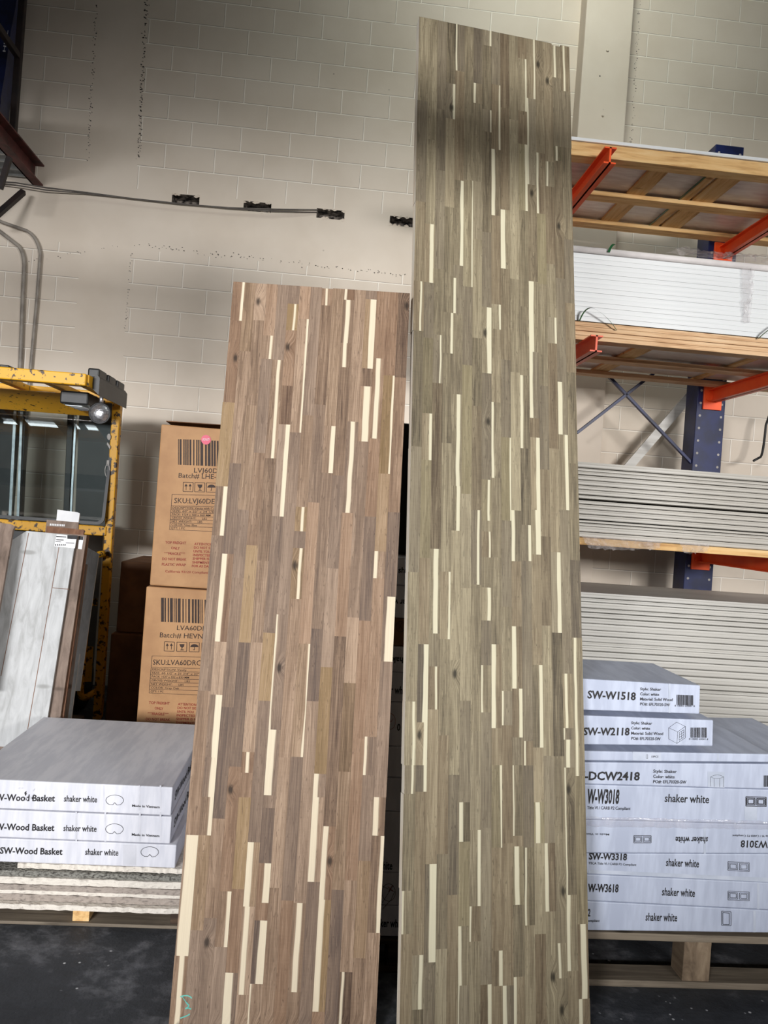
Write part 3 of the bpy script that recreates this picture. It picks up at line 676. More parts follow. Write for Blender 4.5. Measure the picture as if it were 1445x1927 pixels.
# --- stack seen through the gap
G2 = crop(690, 1000, 3.854); G3 = crop(690, 1460, 4.12)
ys = [1786, 1763, 1717, 1654, 1600, 1537, 1472, 1412, 1327, 1270, 1220, 1166, 1103, 1048]
zs = [at(735, y, YF).z for y in ys]
zs[1] = .1265
gl = ['dark', 'lowest lettered white carton in the gap between the two panels', 'white carton with scribbled red and black cross in the gap between panels', 'carton lettered white above the scribbled one in the panel gap', 'blank carton just above the lettered one low in the panel gap', 'blank carton in the middle of the stack in the panel gap', 'flat grey carton under the one with an oval mark in the gap', 'carton with a circled tick mark and a zero in the panel gap', 'carton with cut-off lettering in the gap, above the circled tick mark', 'carton with upside-down lettering just below the brown one in the gap', 'brown carton with a scribbled circle in the gap between panels', 'carton with upside-down lettering just above the brown one in the gap', 'topmost white carton in the gap between the two countertop panels']
# boundaries run bottom to top
bl = [zs[1], zs[2], zs[3], zs[5], zs[6], zs[7], zs[8], zs[9], zs[10], zs[11], zs[12], zs[13]]
lab = [gl[1], gl[2], gl[3], gl[5], gl[6], gl[7], gl[8], gl[9], gl[10], gl[11], gl[12]]
GC = []; YG = YF + .045
for k in range(len(lab)):
    mt = M_BROWND if 'brown carton' in lab[k] else M_CARTONW
    x0 = -.29 + random.uniform(-.02, .02); x1 = .40 + random.uniform(-.02, .02)
    o = MB().box(x0, x1, YG, YG + .65, bl[k] + .0015, bl[k + 1], 0, .004).build('carton', mt)
    tag(o, lab[k], 'box', 'cartons stacked behind the countertop panels'); GC.append(o)
def putg(o, s, c, x0, y0, x1, y1, cap, flip=False, bold=.024):
    if flip: A = P(c, x1, y1, YG - EPS); B = P(c, x0, y0, YG - EPS); u = Vector((0, 0, P(c, x0, y0 + cap, YG).z - P(c, x0, y0, YG).z))
    else: A = P(c, x0, y0, YG - EPS); B = P(c, x1, y1, YG - EPS); u = Vector((0, 0, P(c, x0, y0 - cap, YG).z - P(c, x0, y0, YG).z))
    mb = MB(); write(mb, s, A, B, u, bold); mb.build('printed_text', M_INK, o)
putg(GC[0], 'shaker white', G3, 40, 1168, 290, 1176, 62); putg(GC[2], 'shaker white', G3, -60, 724, 198, 726, 62)
putg(GC[6], 'shaker white', G2, 60, 1172, 310, 1182, 56); putg(GC[7], 'shaker white', G2, -20, 905, 290, 915, 42, True); putg(GC[9], 'shaker white', G2, 110, 490, 380, 500, 44, True)
putg(GC[10], 'shaker', G2, 228, 298, 380, 304, 40); putg(GC[5], '0', G2, 218, 1444, 242, 1446, 50)
def circ(c, x, y, rx, ry, n=16, a0=0, a1=6.283): return [(x + rx * math.cos(a0 + (a1 - a0) * k / n), y + ry * math.sin(a0 + (a1 - a0) * k / n)) for k in range(n + 1)]
outline(GC[5], G2, [(circ(G2, 172, 1378, 36, 58), False), ([(165,1370),(175,1384),(192,1358)], False)], YG, .0012, M_RED, 'pen_mark')
outline(GC[8], G2, [(circ(G2, 245, 690, 34, 38), False), ([(228,668),(262,712)], False), ([(255,662),(232,706)], False)], YG, .0012, M_INK, 'pen_mark')
outline(GC[1], G3, [(circ(G3, 170, 905, 52, 68), False), ([(110,850),(215,900),(190,960),(125,1030)], False), ([(120,985),(205,850)], False)], YG, .0014, M_INK, 'pen_mark')
outline(GC[1], G3, [([(165,860),(205,895)], False), ([(200,848),(168,900)], False)], YG, .0018, M_RED, 'pen_mark')
tag(MB().box(-.26, .38, 2.80, 3.25, bl[-1] + .001, 1.93, 0, .01).build('dark_bundle', M_BLACKW), 'plain black block atop the carton stack, glimpsed between the two panels', 'bundle')  # black block filling the dark upper part of the gap

# --- left stack: three carton boxes on rough sheets on a skid
L5 = crop(0, 1340, 3.6125); YL = 2.90
XLL = -1.24
def lcarton(p, label, depth, group):
    (xa, ya), (xb, yb), (xc, yc), (xd, yd) = p    # left-bottom, right-bottom, right-top, left-top in L5 pixels
    a, b, c, d = P(L5, xa, ya, YL), P(L5, xb, yb, YL), P(L5, xc, yc, YL), P(L5, xd, yd, YL)
    za = b.z = (a.z + b.z) / 2 + .0005; zd = c.z = (c.z + d.z) / 2 - .0005; xr = (b.x + c.x) / 2
    o = hexcarton('carton', (XLL, YL, za + .001), (xr, YL, b.z + .001), (xr, YL, c.z), (XLL, YL, zd), depth, M_CARTONW)
    tag(o, label, 'box', group); return o, xr
GL = 'white cartons stacked on the left'
heart = lambda cx, cy, w=60, h=36: [([(cx + w * math.cos(a) , cy + h * math.sin(a) * (1 if math.sin(a) < 0 else .85)) for a in [math.radians(q) for q in range(60 + 0, 60 - 300 - 1, -12)]] + [(cx - w * .1 - 4 + 5, cy + h * .55)], True)]
def basket(o, ty, tx, sx, px, py, made=True):
    put(o, tx[0], L5, tx[1], ty, tx[2], ty + 8, 44, YL, bold=.024)
    put(o, 'shaker white', L5, sx, ty + 8, sx + 225, ty + 14, 42, YL, bold=.014)
    n = 22; pts = []
    for k in range(n + 1):
        a = math.radians(55 - 290 * k / n); pts.append((px + 60 * math.cos(a), py + 36 * math.sin(a)))
    pts = [(px + 40, py + 30)] + [p for p in pts][1:] 
    pts += [(px - 12, py + 30), (px, py + 16), (px + 16, py + 32)]
    outline(o, L5, [(pts, True)], YL, .0016)
    if made: put(o, 'Made in Vietnam', L5, px + 118, py + 44, px + 306, py + 54, 16, YL, bold=.02)
o, xr3 = lcarton([(0, 1027), (1190, 1060), (1200, 897), (0, 864)], 'lowest of the three white cartons at left, resting on rough sheets', .80, GL)
basket(o, 962, ('SW-Wood Basket', -2, 423), 578, 1017, 952, False)
tape(o, L5, [(835,1040),(925,1043),(925,905),(835,902)], YL)
o, xr2 = lcarton([(0, 862), (1160, 893), (1163, 712), (0, 662)], 'middle one of the three white cartons stacked at left', .80, GL)
basket(o, 800, ('SW-Wood Basket', -60, 368), 430, 777, 796)
for xx in (512, 710, 945, 1085): tape(o, L5, [(xx, 880), (xx + 12, 880), (xx + 12, 680), (xx, 678)], YL)
side = MB(); 
def sidetext(o, xr, z0, capz, s, ya, yb):
    mb = MB(); write(mb, s, (xr + EPS, YL + ya, z0), (xr + EPS, YL + yb, z0), (0, 0, capz), .012); mb.build('printed_text', M_INK, o)
z2 = P(L5, 1163, 712, YL).z; sidetext(o, xr2, z2 - .066, .034, 'SW-Wood Basket', .06, .48)
o, xr1 = lcarton([(0, 660), (1163, 706), (1172, 515), (0, 455)], 'topmost white carton at left, with torn smudged print', .82, GL)
basket(o, 600, ('SW-Wood Basket', -60, 372), 434, 779, 600)
for xx in (700, 942, 1085): tape(o, L5, [(xx, 668), (xx + 12, 668), (xx + 12, 500), (xx, 498)], YL)
mbx = MB(); r = random.Random(2)
for k in range(14):
    x = r.uniform(120, 225); y = r.uniform(515, 600); w = r.uniform(5, 16); h = r.uniform(3, 12)
    mbx.quad(P(L5, x, y, YL - 2 * EPS), P(L5, x + w, y - h, YL - 2 * EPS), P(L5, x + w * 1.1, y - h * .4, YL - 2 * EPS), P(L5, x + w * .3, y + h, YL - 2 * EPS), k % 3 > 0)
mbx.build('torn_patch', [M_INK, M_TAPE], o)['label'] = 'torn smudged patch in the print'
z1 = P(L5, 1172, 515, YL).z; sidetext(o, xr1, z1 - .07, .034, 'SW-Wood Basket', .06, .48)
# rough sheets
sh = [(1108, 1067, 30), (1130, 1100, -400), (1172, 1135, -400), (1215, 1180, -400), (1262, 1222, -400), (1310, 1270, -400), (1352, 1318, -400)]
names = ['uppermost rough sheet, short of the left frame edge, directly under the white cartons', 'second rough sheet from the top with a greenish ragged edge under the left cartons', 'third rough sheet from the top beneath the left cartons', 'fourth rough sheet down in the pile beneath the left cartons', 'fifth rough sheet down in the pile beneath the left cartons', 'sixth rough sheet down, second from the skid at left', 'lowest rough sheet lying on the dark skid at left']
b0 = P(L5, 1200, 1354, YL).z; t0 = P(L5, 1200, 1064, YL).z
zt = P(L5, 1195, 1058, YL).z + .0
nb = 7; zz0 = .058; zz1 = .222; r = random.Random(4)
hs = [.022, .026, .02, .024, .028, .022, .022]; hs = [h * (zz1 - zz0) / sum(hs) for h in hs]; z = zz0
for k in range(nb):
    x0 = -1.75 if k < nb - 1 else at(32, 1632, YL).x; x1 = -.375 - r.uniform(0, .02); mb = MB(); n = 60; yj = r.uniform(-.012, .012)
    V = []
    for i in range(n + 1):
        X = x0 + (x1 - x0) * i / n; e = r.uniform(-.003, .003)
        V += [(X, YL + yj + e, z + .0035), (X, YL + yj + e + r.uniform(-.002, .002), z + hs[k]), (X, YL + .82, z + .0035), (X, YL + .82, z + hs[k])]
    F = []
    for i in range(n):
        a = i * 4; b = a + 4; F += [(a, b, b + 1, a + 1), (a + 1, b + 1, b + 3, a + 3), (a + 3, b + 3, b + 2, a + 2), (a + 2, b + 2, b, a)]
    F += [(0, 1, 3, 2), (n * 4, n * 4 + 2, n * 4 + 3, n * 4 + 1)]
    mb.add(V, F); tag(mb.build('rough_sheet', M_SHEETN if k == 5 else M_SHEETL if k in (6, 4, 2, 0) else M_SHEET), names[nb - 1 - k], 'sheet', 'rough sheets under the left cartons'); z += hs[k]
t = thing('skid', (-1.0, 3.35, 0), 'low dark wooden skid on the floor under the rough sheets at left', 'pallet')
MB().box(-1.75, -.38, 2.9, 2.99, 0, .012, 0, .002).build('bottom_board', M_PALLET, t); MB().box(-1.75, -.38, 3.6, 3.7, 0, .012, 0, .002).build('bottom_board', M_DKPALLET, t)
for x in (-1.62, -.815, -.46):
    MB().box(x, x + .06 if x > -1 else x + .09, 2.91, 3.7, .013, .056, 0, .002).build('runner', M_PINEY if x == -.815 else M_DKPALLET, t)

# ------------------------------------------------------------------ tall brown cartons
K3 = crop(240, 760, 3.11); YB = 4.4
def vanity(tag_label, ztop, zbot, x0, x1, oy, l1, l2, l3, icons, tabx):
    o = MB().box(x0, x1, YB, YB + 1.5, zbot, ztop, 0, .008).build('carton', M_BROWN); tag(o, tag_label, 'box', 'tall brown printed cartons')
    return o
oT = vanity('upper tall brown carton with pink sticker, left of the shorter countertop panel', 2.0, 1.095, -.945, -.30, 0, '', '', '', 0, 0)
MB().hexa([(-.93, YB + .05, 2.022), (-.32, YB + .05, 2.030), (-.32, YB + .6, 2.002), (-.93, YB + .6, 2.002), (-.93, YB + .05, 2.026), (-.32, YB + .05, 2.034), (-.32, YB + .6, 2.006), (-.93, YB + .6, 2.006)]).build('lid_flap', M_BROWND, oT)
oB = vanity('lower tall brown carton under the one with a pink sticker', 1.088, .12, -.962, -.31, 0, '', '', '', 0, 0)
def vprint(o, B, dy):
    (bx0, by0, bx1, by1), l1, l2, ic, (tx0, ty0, tx1, ty1), sku, rows, redx, redy = B
    barcode(o, K3, bx0, by0, bx1 + 110, by1, YB, mat=M_INKB, seed=int(by0), dy=16)
    put(o, l1[0], K3, l1[1], l1[2], l1[3], l1[2] + 4, 28, YB, M_INKB, bold=.004); put(o, l2[0], K3, l2[1], l2[2], l2[3], l2[2] + 9, 29, YB, M_INKB, bold=.004)
    for k in range(4):
        x = ic[0] + ic[2] * k; y = ic[1] + 2 * k; w, h = 58, 54
        L = [([(x, y), (x + w, y + 2), (x + w - 2, y + h + 2), (x - 2, y + h)], True)]
        mbk = MB()
        for pl, cl in L: poly(mbk, [P(K3, a, b, YB - EPS) for a, b in pl], .003, cl)
        q = lambda a, b: P(K3, x + a, y + b, YB - EPS)
        if k == 0:
            for d in (16, 40):
                line(mbk, q(d, 46), q(d, 22), .003); mbk.add([q(d - 9, 24), q(d + 9, 24), q(d, 9)], [(0, 1, 2)])
        elif k == 1:
            mbk.add([q(14, 12), q(44, 12), q(40, 28), q(30, 34), q(20, 28)], [(0, 1, 2, 3, 4)]); line(mbk, q(29, 32), q(29, 44), .004); line(mbk, q(20, 46), q(40, 46), .004)
        elif k == 2:
            mbk.add([q(29 + 24 * math.cos(math.pi + math.pi * i / 10), 28 + 18 * math.sin(math.pi + math.pi * i / 10)) for i in range(11)], [tuple(range(11))]); line(mbk, q(29, 26), q(29, 44), .003); line(mbk, q(29, 45), q(22, 42), .003)
        mbk.build('pictogram', M_INKB, o)
    L = [([(tx0, ty0), (tx0 + 330, ty0 + 8), (tx1 + 330, ty1 + 14), (tx1, ty1)], True)]
    n = len(rows)
    for k in range(n + 1):
        fy = ty0 + 66 + (ty1 - ty0 - 66) * k / (n); fx = tx0 + (tx1 - tx0) * (66 + (ty1 - ty0 - 66) * k / n) / (ty1 - ty0)
        if k < n: L.append(([(fx, fy), (fx + 330, fy + 9)], False))
    outline(o, K3, L, YB, .0022, M_INKB, 'printed_table')
    mbk = MB(); put(o, sku[0], K3, sku[1], sku[2], sku[3], sku[2] + 5, 30, YB, M_INKB, bold=.004, mb=mbk); mbk.build('printed_text', M_INKB, o); mbk = MB()
    rh = (ty1 - ty0 - 66) / n
    for k, (s, ln) in enumerate(rows):
        fy = ty0 + 66 + rh * (k + .8); fx = tx0 + (tx1 - tx0) * (fy - ty0) / (ty1 - ty0) + 8
        put(o, s, K3, fx, fy, fx + ln, fy + ln * .03, 12, YB, M_INKB, bold=.006, mb=mbk)
    mbk.build('printed_text', M_INKB, o)
    mbk = MB(); 
    for k, (s, xx, ww) in enumerate((('TOP FREIGHT', 12, 122), ('ONLY', 48, 50), ('***FRAGILE***', 8, 124), ('DO NOT BREAK', 0, 142), ('PLASTIC WRAP', 0, 140))):
        put(o, s, K3, redx + xx - 2 * k, redy + 32 * k, redx + xx + ww - 2 * k, redy + 32 * k + 4, 15, YB, M_RED, bold=.02, mb=mbk)
    mbk.build('printed_warning', M_RED, o); mbk = MB()
    for k, (s, ww) in enumerate((('ATTENTION:', 112), ('DO NOT SIGN', 128), ('UNTIL YOU', 98), ('INSPECTED', 108), ('SHIPPER IS NOT', 150), ('SHIPMENTS', 112), ('FOR AS DAMAGE', 152))):
        put(o, s, K3, redx + 182 - 2.4 * k, redy + 8 + 21.5 * k, redx + 182 + ww - 2.4 * k, redy + 12 + 21.5 * k, 14, YB, M_RED, bold=.02, mb=mbk)
    mbk.build('printed_warning', M_RED, o); mbk = MB()
    put(o, 'California 93120 Compliant For', K3, redx + 12, redy + 168, redx + 300, redy + 178, 14, YB, M_RED, bold=.01, mb=mbk)
    mbk.build('printed_warning', M_RED, o)
vprint(oT, ((296, 206, 545, 356), ('LVJ60DE', 388, 402, 552), ('Batch# LHE-C', 298, 432, 548), (326, 458, 68), (260, 530, 246, 736), ('SKU:LVJ60DE', 272, 580, 508),
       [('DESCRIPTION: Vanity with Counter', 290), ('SIZE: 60" x 22" x 34 1/4"', 250), ('PACK: 1524 x 560 x 868 MM', 225), ('GROSS WEIGHT:      LBS', 205), ('NET WEIGHT:      LBS', 180), ('COLOR: Navy Blue', 150), ('QTY: 1 PC', 80)], 208, 818), 0)
vprint(oB, ((196, 1135, 450, 1275), ('LVA60DR', 288, 1324, 462), ('Batch# HEVN', 188, 1366, 440), (216, 1392, 73), (143, 1475, 126, 1692), ('SKU:LVA60DRC', 147, 1526, 428),
       [('DESCRIPTION: Vanity', 200), ('SIZE: 60 1/2" x 21 3/4" x 32"', 275), ('PACK: 1537 x 552 x 830 MM', 218), ('GROSS WEIGHT:      LBS', 225), ('NET WEIGHT:      LBS', 190), ('COLOR: Grey Oak', 165), ('QTY: 1 PC', 75)], 112, 1756), 0)
mbx = MB(); ctr = P(K3, 459, 210, YB - 2.5 * EPS); mbx.add([ctr + Vector((.027 * math.cos(a), 0, .027 * math.sin(a))) for a in [k * math.pi / 12 for k in range(24)]], [tuple(range(24))])
mbx.build('round_sticker', M_PINK, oT)['label'] = 'round pink sticker'
mbx = MB(); write(mbx, 'SOLD', ctr + Vector((-.019, -EPS, -.006)), ctr + Vector((.019, -EPS, -.001)), (0, 0, .011), .012); mbx.build('sticker_text', M_WHITE, oT)
tag(MB().box(-1.0, -.30, 4.5, 5.9, .0, .118, 0, .006).build('wooden_plinth', M_DKPALLET), 'dark wooden plinth beneath the tall brown cartons', 'plinth')
# shadowed cartons between forklift and brown cartons
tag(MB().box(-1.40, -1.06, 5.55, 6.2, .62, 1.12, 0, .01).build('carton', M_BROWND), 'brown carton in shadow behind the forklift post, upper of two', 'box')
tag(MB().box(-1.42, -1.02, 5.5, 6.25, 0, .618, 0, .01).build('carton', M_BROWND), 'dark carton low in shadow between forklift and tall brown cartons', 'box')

# ------------------------------------------------------------------ forklift
F2 = crop(0, 640, 4.19); YN, YP = 4.6, 5.35
fk = thing('forklift', (-2.2, 5.2, 0), 'yellow forklift with glass windshield and chrome work lamp behind the white sample boards', 'forklift')
xr = -1.436
mb = MB(); zt, zb = 2.275, 2.205
mb.box(-3.0, xr, YN, YN + .07, zb, zt, 0, .006); mb.box(xr - .05, xr + .01, YN + .03, YP + .06, zb, zt, 0, .006); mb.box(-3.0, xr, YP, YP + .06, zb, zt, 0, .006)
mb.build('overhead_guard', M_YELLOW, fk)
mb = MB()
for k in range(5): mb.box(-2.95 + .30 * k, -2.90 + .30 * k, YN + .06, YP, zb + .02, zt - .01, 0, .004)
mb.build('guard_bar', M_YELLOW, fk)
hd = MB().hexa([(-3.0, YP - .02, 2.10), (xr - .12, YP - .02, 2.10), (xr - .12, YP - .005, 2.10), (-3.0, YP - .005, 2.10), (-3.0, YP - .30, 2.20), (xr - .25, YP - .30, 2.20), (xr - .25, YP - .29, 2.205), (-3.0, YP - .29, 2.205)]).build('header_panel', M_YELLOW, fk)
dl = MB(); A = at(57, 742, YP - .07); dl.quad(at(57, 744, YP - .09) , at(104, 748, YP - .09), at(104, 738, YP - .09), at(57, 735, YP - .09)); dl.build('warning_decal', M_WHITE, fk)
dl = MB(); write(dl, 'OPERATOR CAUTION', at(66, 739, YP - .092), at(94, 741, YP - .092), (0, 0, .007), .01); write(dl, 'KEEP BODY INSIDE GUARD', at(60, 743, YP - .092), at(101, 746, YP - .092), (0, 0, .007), .01); dl.add([at(43, 739, YP - .092), at(48, 739.5, YP - .092), at(45.5, 734, YP - .092)], [(0, 1, 2)]); dl.build('decal_text', M_INK, fk)
mb = MB(); mb.bar(at(222, 748, YP + .03), at(184, 1352, YP + .03), .055, .06, (0, 1, 0), 0, .006); mb.build('guard_post', M_YELLOW2, fk)
mb = MB(); a = Vector((xr, 0, 0))
mb.prism([(xr + .005, YN + .1, 2.26), (xr + .035, YN + .1, 2.29), (xr + .05, YN + .1, 2.27), (xr + .05, YN + .1, 2.17), (xr + .015, YN + .1, 2.2)], (0, .64, 0))
for k in range(3): mb.box(xr - .03, xr + .04, YN + .12 + .21 * k, YN + .28 + .21 * k, 2.27, 2.33, 0, .01)
mb.build('guard_cover', M_STEELB, fk)
mb = MB(); mb.box(-2.05, -1.97, YN + .02, YN + .3, zt, zt + .03, 0, .005); mb.box(-1.93, -1.88, YN + .02, YN + .2, zt, zt + .015, 0, .003); mb.build('roof_clamp', M_STEELB, fk)
wl = MB().box(-1.66, -1.49, YN + .25, YN + .62, 2.12, 2.20, 0, .01).build('lamp_housing', M_STEELB, fk); MB().hexa([(-1.64, YN + .3, 2.115), (-1.54, YN + .3, 2.115), (-1.53, YN + .42, 2.115), (-1.63, YN + .42, 2.115), (-1.64, YN + .3, 2.119), (-1.54, YN + .3, 2.119), (-1.53, YN + .42, 2.119), (-1.63, YN + .42, 2.119)]).build('lamp_lens', M_GALV, wl)
# round chrome work lamp
cl = at(188, 778, 4.85); rad = .062
mb = MB(); n = 28; rings = [(0, -.03), (.35, -.028), (.7, -.018), (.92, -.004), (.98, .0)]
V = [cl + Vector((0, -.03, 0))]; F = []
for q, (rr_, yy) in enumerate(rings[1:]):
    V += [cl + Vector((rad * rr_ * math.cos(2 * math.pi * k / n), yy, rad * rr_ * math.sin(2 * math.pi * k / n))) for k in range(n)]
F += [(0, 1 + (k + 1) % n, 1 + k) for k in range(n)]
for q in range(3):
    for k in range(n): F.append((1 + q * n + k, 1 + q * n + (k + 1) % n, 1 + (q + 1) * n + (k + 1) % n, 1 + (q + 1) * n + k))
sl_ = MB().add(V, F).build('work_lamp', M_CHROME, fk, smooth=True)
mb = MB(); mb.tube([cl + Vector((rad * math.cos(2 * math.pi * k / 24), 0, rad * math.sin(2 * math.pi * k / 24))) for k in range(25)], .007, 8, cap=False); mb.tube([cl + Vector((0, .0, 0)), cl + Vector((0, .05, 0)), cl + Vector((0, .07, 0))], [rad, rad * .7, .01], 24); mb.build('lamp_shell', M_STEELB, sl_, smooth=True)
MB().tube([cl + Vector((0, .01, rad)), cl + Vector((0, .01, rad + .05))], .012, 10).build('lamp_stem', M_CHROME, sl_, smooth=True)
# windshield
gx0, gx1, gz0, gz1 = -2.75, -1.462, 1.375, 2.15
def rrect(x0, x1, z0, z1, r, n=6):
    out = []
    for cx, cz, a0 in ((x1 - r, z1 - r, 0), (x0 + r, z1 - r, 90), (x0 + r, z0 + r, 180), (x1 - r, z0 + r, 270)):
        out += [(cx + r * math.cos(math.radians(a0 + 90 * k / n)), cz + r * math.sin(math.radians(a0 + 90 * k / n))) for k in range(n + 1)]
    return out
ro = rrect(gx0, gx1, gz0, gz1, .05); ri = rrect(gx0 + .02, gx1 - .02, gz0 + .02, gz1 - .02, .035); n = len(ro)
TL = lambda z: (z - 1.76) * .14
V = [(x, YP - .01 + TL(z), z) for x, z in ro] + [(x, YP - .01 + TL(z), z) for x, z in ri] + [(x, YP + .01 + TL(z), z) for x, z in ro] + [(x, YP + .01 + TL(z), z) for x, z in ri]; F = []
for k in range(n):
    j = (k + 1) % n; F += [(k, j, n + j, n + k), (2 * n + k, 3 * n + k, 3 * n + j, 2 * n + j), (k, 2 * n + k, 2 * n + j, j), (n + k, n + j, 3 * n + j, 3 * n + k)]
mk('windshield_frame', V, F, M_STEELB, fk)
# glass is tipped back a little inside its frame
V = [(x, YP + TL(z), z) for x, z in ri]
mk('windshield', V, [tuple(range(len(V)))], M_GLASS, fk)
mb = MB()
mb.add([at(205 + 3.5 * math.cos(a) , 822 + 6 * math.sin(a), YP - .012) for a in [k * math.pi / 8 for k in range(16)]], [tuple(range(16))]); mb.quad(at(201, 836, YP - .012), at(207, 846, YP - .012), at(208, 840, YP - .012), at(202, 832, YP - .012))
poly(mb, [at(202 + 4.5 * math.cos(a), 886 + 12 * math.sin(a), YP - .012) for a in [k * math.pi / 10 for k in range(20)]], .004)
write(mb, 'K', at(204, 894, YP - .012), at(200, 884, YP - .012), at(206, 888, YP - .012) - at(203, 889, YP - .012), .0); mb.quad(at(200, 876, YP - .012), at(205, 876, YP - .012), at(206, 866, YP - .012), at(201, 866, YP - .012))
mb.build('windshield_logo', M_HOLE, fk)
# mast behind the glass, cab back, body
mb = MB(); YM = 5.95
for (pa, pb, w, mt) in (((12, 760), (-4, 985), .20, 0), ((48, 760), (38, 985), .03, 0), ((136, 760), (126, 985), .045, 0)):
    mb.bar(at(*pa, YM), at(*pb, YM), w, .06, (0, 1, 0), mt, .004)
mb.build('mast_rail', M_STEELB, fk)
mb = MB(); mb.bar(at(30, 760, YM - .03), at(19, 985, YM - .03), .02, .02, (0, 1, 0)); mb.bar(at(42, 760, YM - .04), at(34, 985, YM - .04), .018, .02, (0, 1, 0)); mb.bar(at(144, 765, YM - .03), at(133, 985, YM - .03), .014, .02, (0, 1, 0)); mb.build('lift_chain', M_GALV, fk)
MB().hexa([at(140, 1000, 5.7), at(208, 1000, 5.7), at(208, 1000, 5.8), at(140, 1000, 5.8), at(150, 755, 5.7), at(222, 755, 5.7), at(222, 755, 5.8), at(150, 755, 5.8)]).build('cab_side_panel', M_STEELB, fk)
MB().box(-2.9, -1.72, 5.42, 6.25, .12, 1.36, 0, .03).build('body', M_BLACKW, fk)
MB().box(-2.75, -1.46, 5.34, 5.41, 1.30, 1.365, 0, .006).build('sill', M_YELLOW2, fk)
MB().quad(at(140, 1215, 5.405), at(140, 1283, 5.405), at(172, 1283, 5.405), at(176, 1217, 5.405)).build('side_plate', M_YELLOW2, fk)
MB().quad(at(166, 1128, 5.405), at(166, 1140, 5.405), at(183, 1140, 5.405), at(183, 1126, 5.405)).build('side_plate', M_YELLOW2, fk)
hp = [at(197, 1042, 5.3)] + arc(at(188, 1043, 5.28), at(172, 1046, 5.28), at(171, 1062, 5.28), 6) + arc(at(152, 1290, 5.28), at(149, 1318, 5.28), at(162, 1312, 5.28), 6) + [at(180, 1302, 5.3)]
MB().tube(hp, .022, 10).build('grab_handle', M_YELLOW2, fk, smooth=True)
mb = MB()
for x in (-2.5, -1.75): mb.tube([(x - .1, 5.8, .19), (x + .1, 5.8, .19)], .19, 20)
mb.build('wheel', M_STEELB, fk)

# ------------------------------------------------------------------ flooring sample boards
def leanboard(label, pts, Y0, z0, Y1, z1, th, mat, cat='sample board', cracks=(), group='flooring sample boards'):
    # plane through (Y0,z0)-(Y1,z1), horizontal along X; corners given in photo pixels
    dv = Vector((0, Y1 - Y0, z1 - z0)).normalized(); nr = Vector((0, dv.z, -dv.y))   # back side normal
    def q(px, py, off=0):
        d = ray(px, py); oo = Vector((0, 0, EYE)); p0 = Vector((0, Y0, z0)); k = (p0 - oo).dot(nr) / d.dot(nr); p = oo + d * k
        if p.z < z0 - .001: p = p + dv * ((z0 - p.z) / dv.z)
        return p + nr * off
    poly_ = [q(*p) for p in pts]
    o = MB().prism(poly_, nr * th).build('flooring_sample_board', mat); tag(o, label, cat, group)
    if cracks:
        mb = MB()
        for a, b in cracks: line(mb, q(*a, -.001), q(*b, -.001), .003)
        mb.build('plank_joint', M_LAMDK, o)
    return o, q
tag(MB().box(-2.4, -1.26, 3.74, 4.45, .005, .335, 0, .004).build('sheet_stack', M_DKPALLET), 'low dark stack the flooring sample boards stand on, behind the left cartons', 'stack')
o, q = leanboard('large whitewashed plank sample board with cut corner and label, propped behind the left cartons', [(-60, 1400), (80, 1411), (143, 1008), (50, 999), (20, 1018)], 3.78, .34, 4.02, 1.40, .012, M_LAMIN,
    cracks=(((54, 1003), (2, 1272)), ((111, 1030), (46, 1408)), ((99, 1106), (130, 1109))))
lb = MB().quad(q(102, 1028, -.002), q(141, 1032, -.002), q(145, 1009, -.002), q(107, 1006, -.002)).build('sample_label', M_WHITE, o); mb = MB()
mb.quad(q(127, 1014, -.003), q(145.5, 1015, -.003), q(146.5, 1008, -.003), q(127, 1007, -.003))
for (x0, y0, ln, hh) in ((106, 1009, 19, 1.6), (106, 1015, 14, 1.6), (105, 1019, 10, 1), (124, 1021, 16, 1.2)): mb.quad(q(x0, y0 + hh, -.003), q(x0 + ln, y0 + hh + ln * .05, -.003), q(x0 + ln, y0 + ln * .05, -.003), q(x0, y0, -.003))
for k in range(6): mb.quad(q(103.5 + 3.6 * k, 1027, -.003), q(105.5 + 3.6 * k, 1027.2, -.003), q(105.8 + 3.6 * k, 1024, -.003), q(104 + 3.6 * k, 1024, -.003))
mb.build('label_print', M_INK, lb)
o, q = leanboard('grey-brown plank sample board showing just right of the large whitewashed board', [(-20, 1409), (104, 1416), (163, 1007), (60, 1000)], 3.80, .337, 4.045, 1.40, .012, M_LAMBR)
lb = MB().quad(q(147, 1033, -.002), q(154, 1034, -.002), q(158, 1010, -.002), q(149, 1009, -.002)).build('sample_label', M_WHITE, o); MB().quad(q(148.5, 1016, -.003), q(156.5, 1016.5, -.003), q(157.3, 1010, -.003), q(148.8, 1009, -.003)).build('label_print', M_INK, lb)
leanboard('reddish brown sample board, third in the leaning row beside the forklift handle', [(-20, 1412), (110, 1418), (167, 1008), (60, 1004)], 3.82, .337, 4.07, 1.40, .012, M_LAMDK)
leanboard('narrow dark grey sample board behind the brown one, beside the forklift handle', [(0, 1413), (117, 1420), (164, 1062), (60, 1055)], 3.86, .337, 4.12, 1.30, .012, M_LAMBR)
leanboard('pale edged sample board hindmost in the leaning row by the yellow handle', [(0, 1413), (124, 1420), (150, 1230), (60, 1225)], 3.90, .337, 4.10, .9, .012, M_LAMIN)
leanboard('small white board with slanted top beside the yellow grab handle', [(120, 1300), (150, 1300), (186, 1042), (164, 1030)], 3.98, .337, 4.30, 1.32, .01, M_LAMIN)
o, q = leanboard('grey-brown sample board with rounded corner at the left frame edge', [(-60, 1300), (-28, 1300), (24, 998), (28, 990), (20, 986), (-40, 980)], 3.62, .34, 3.95, 1.47, .018, M_LAMBR)
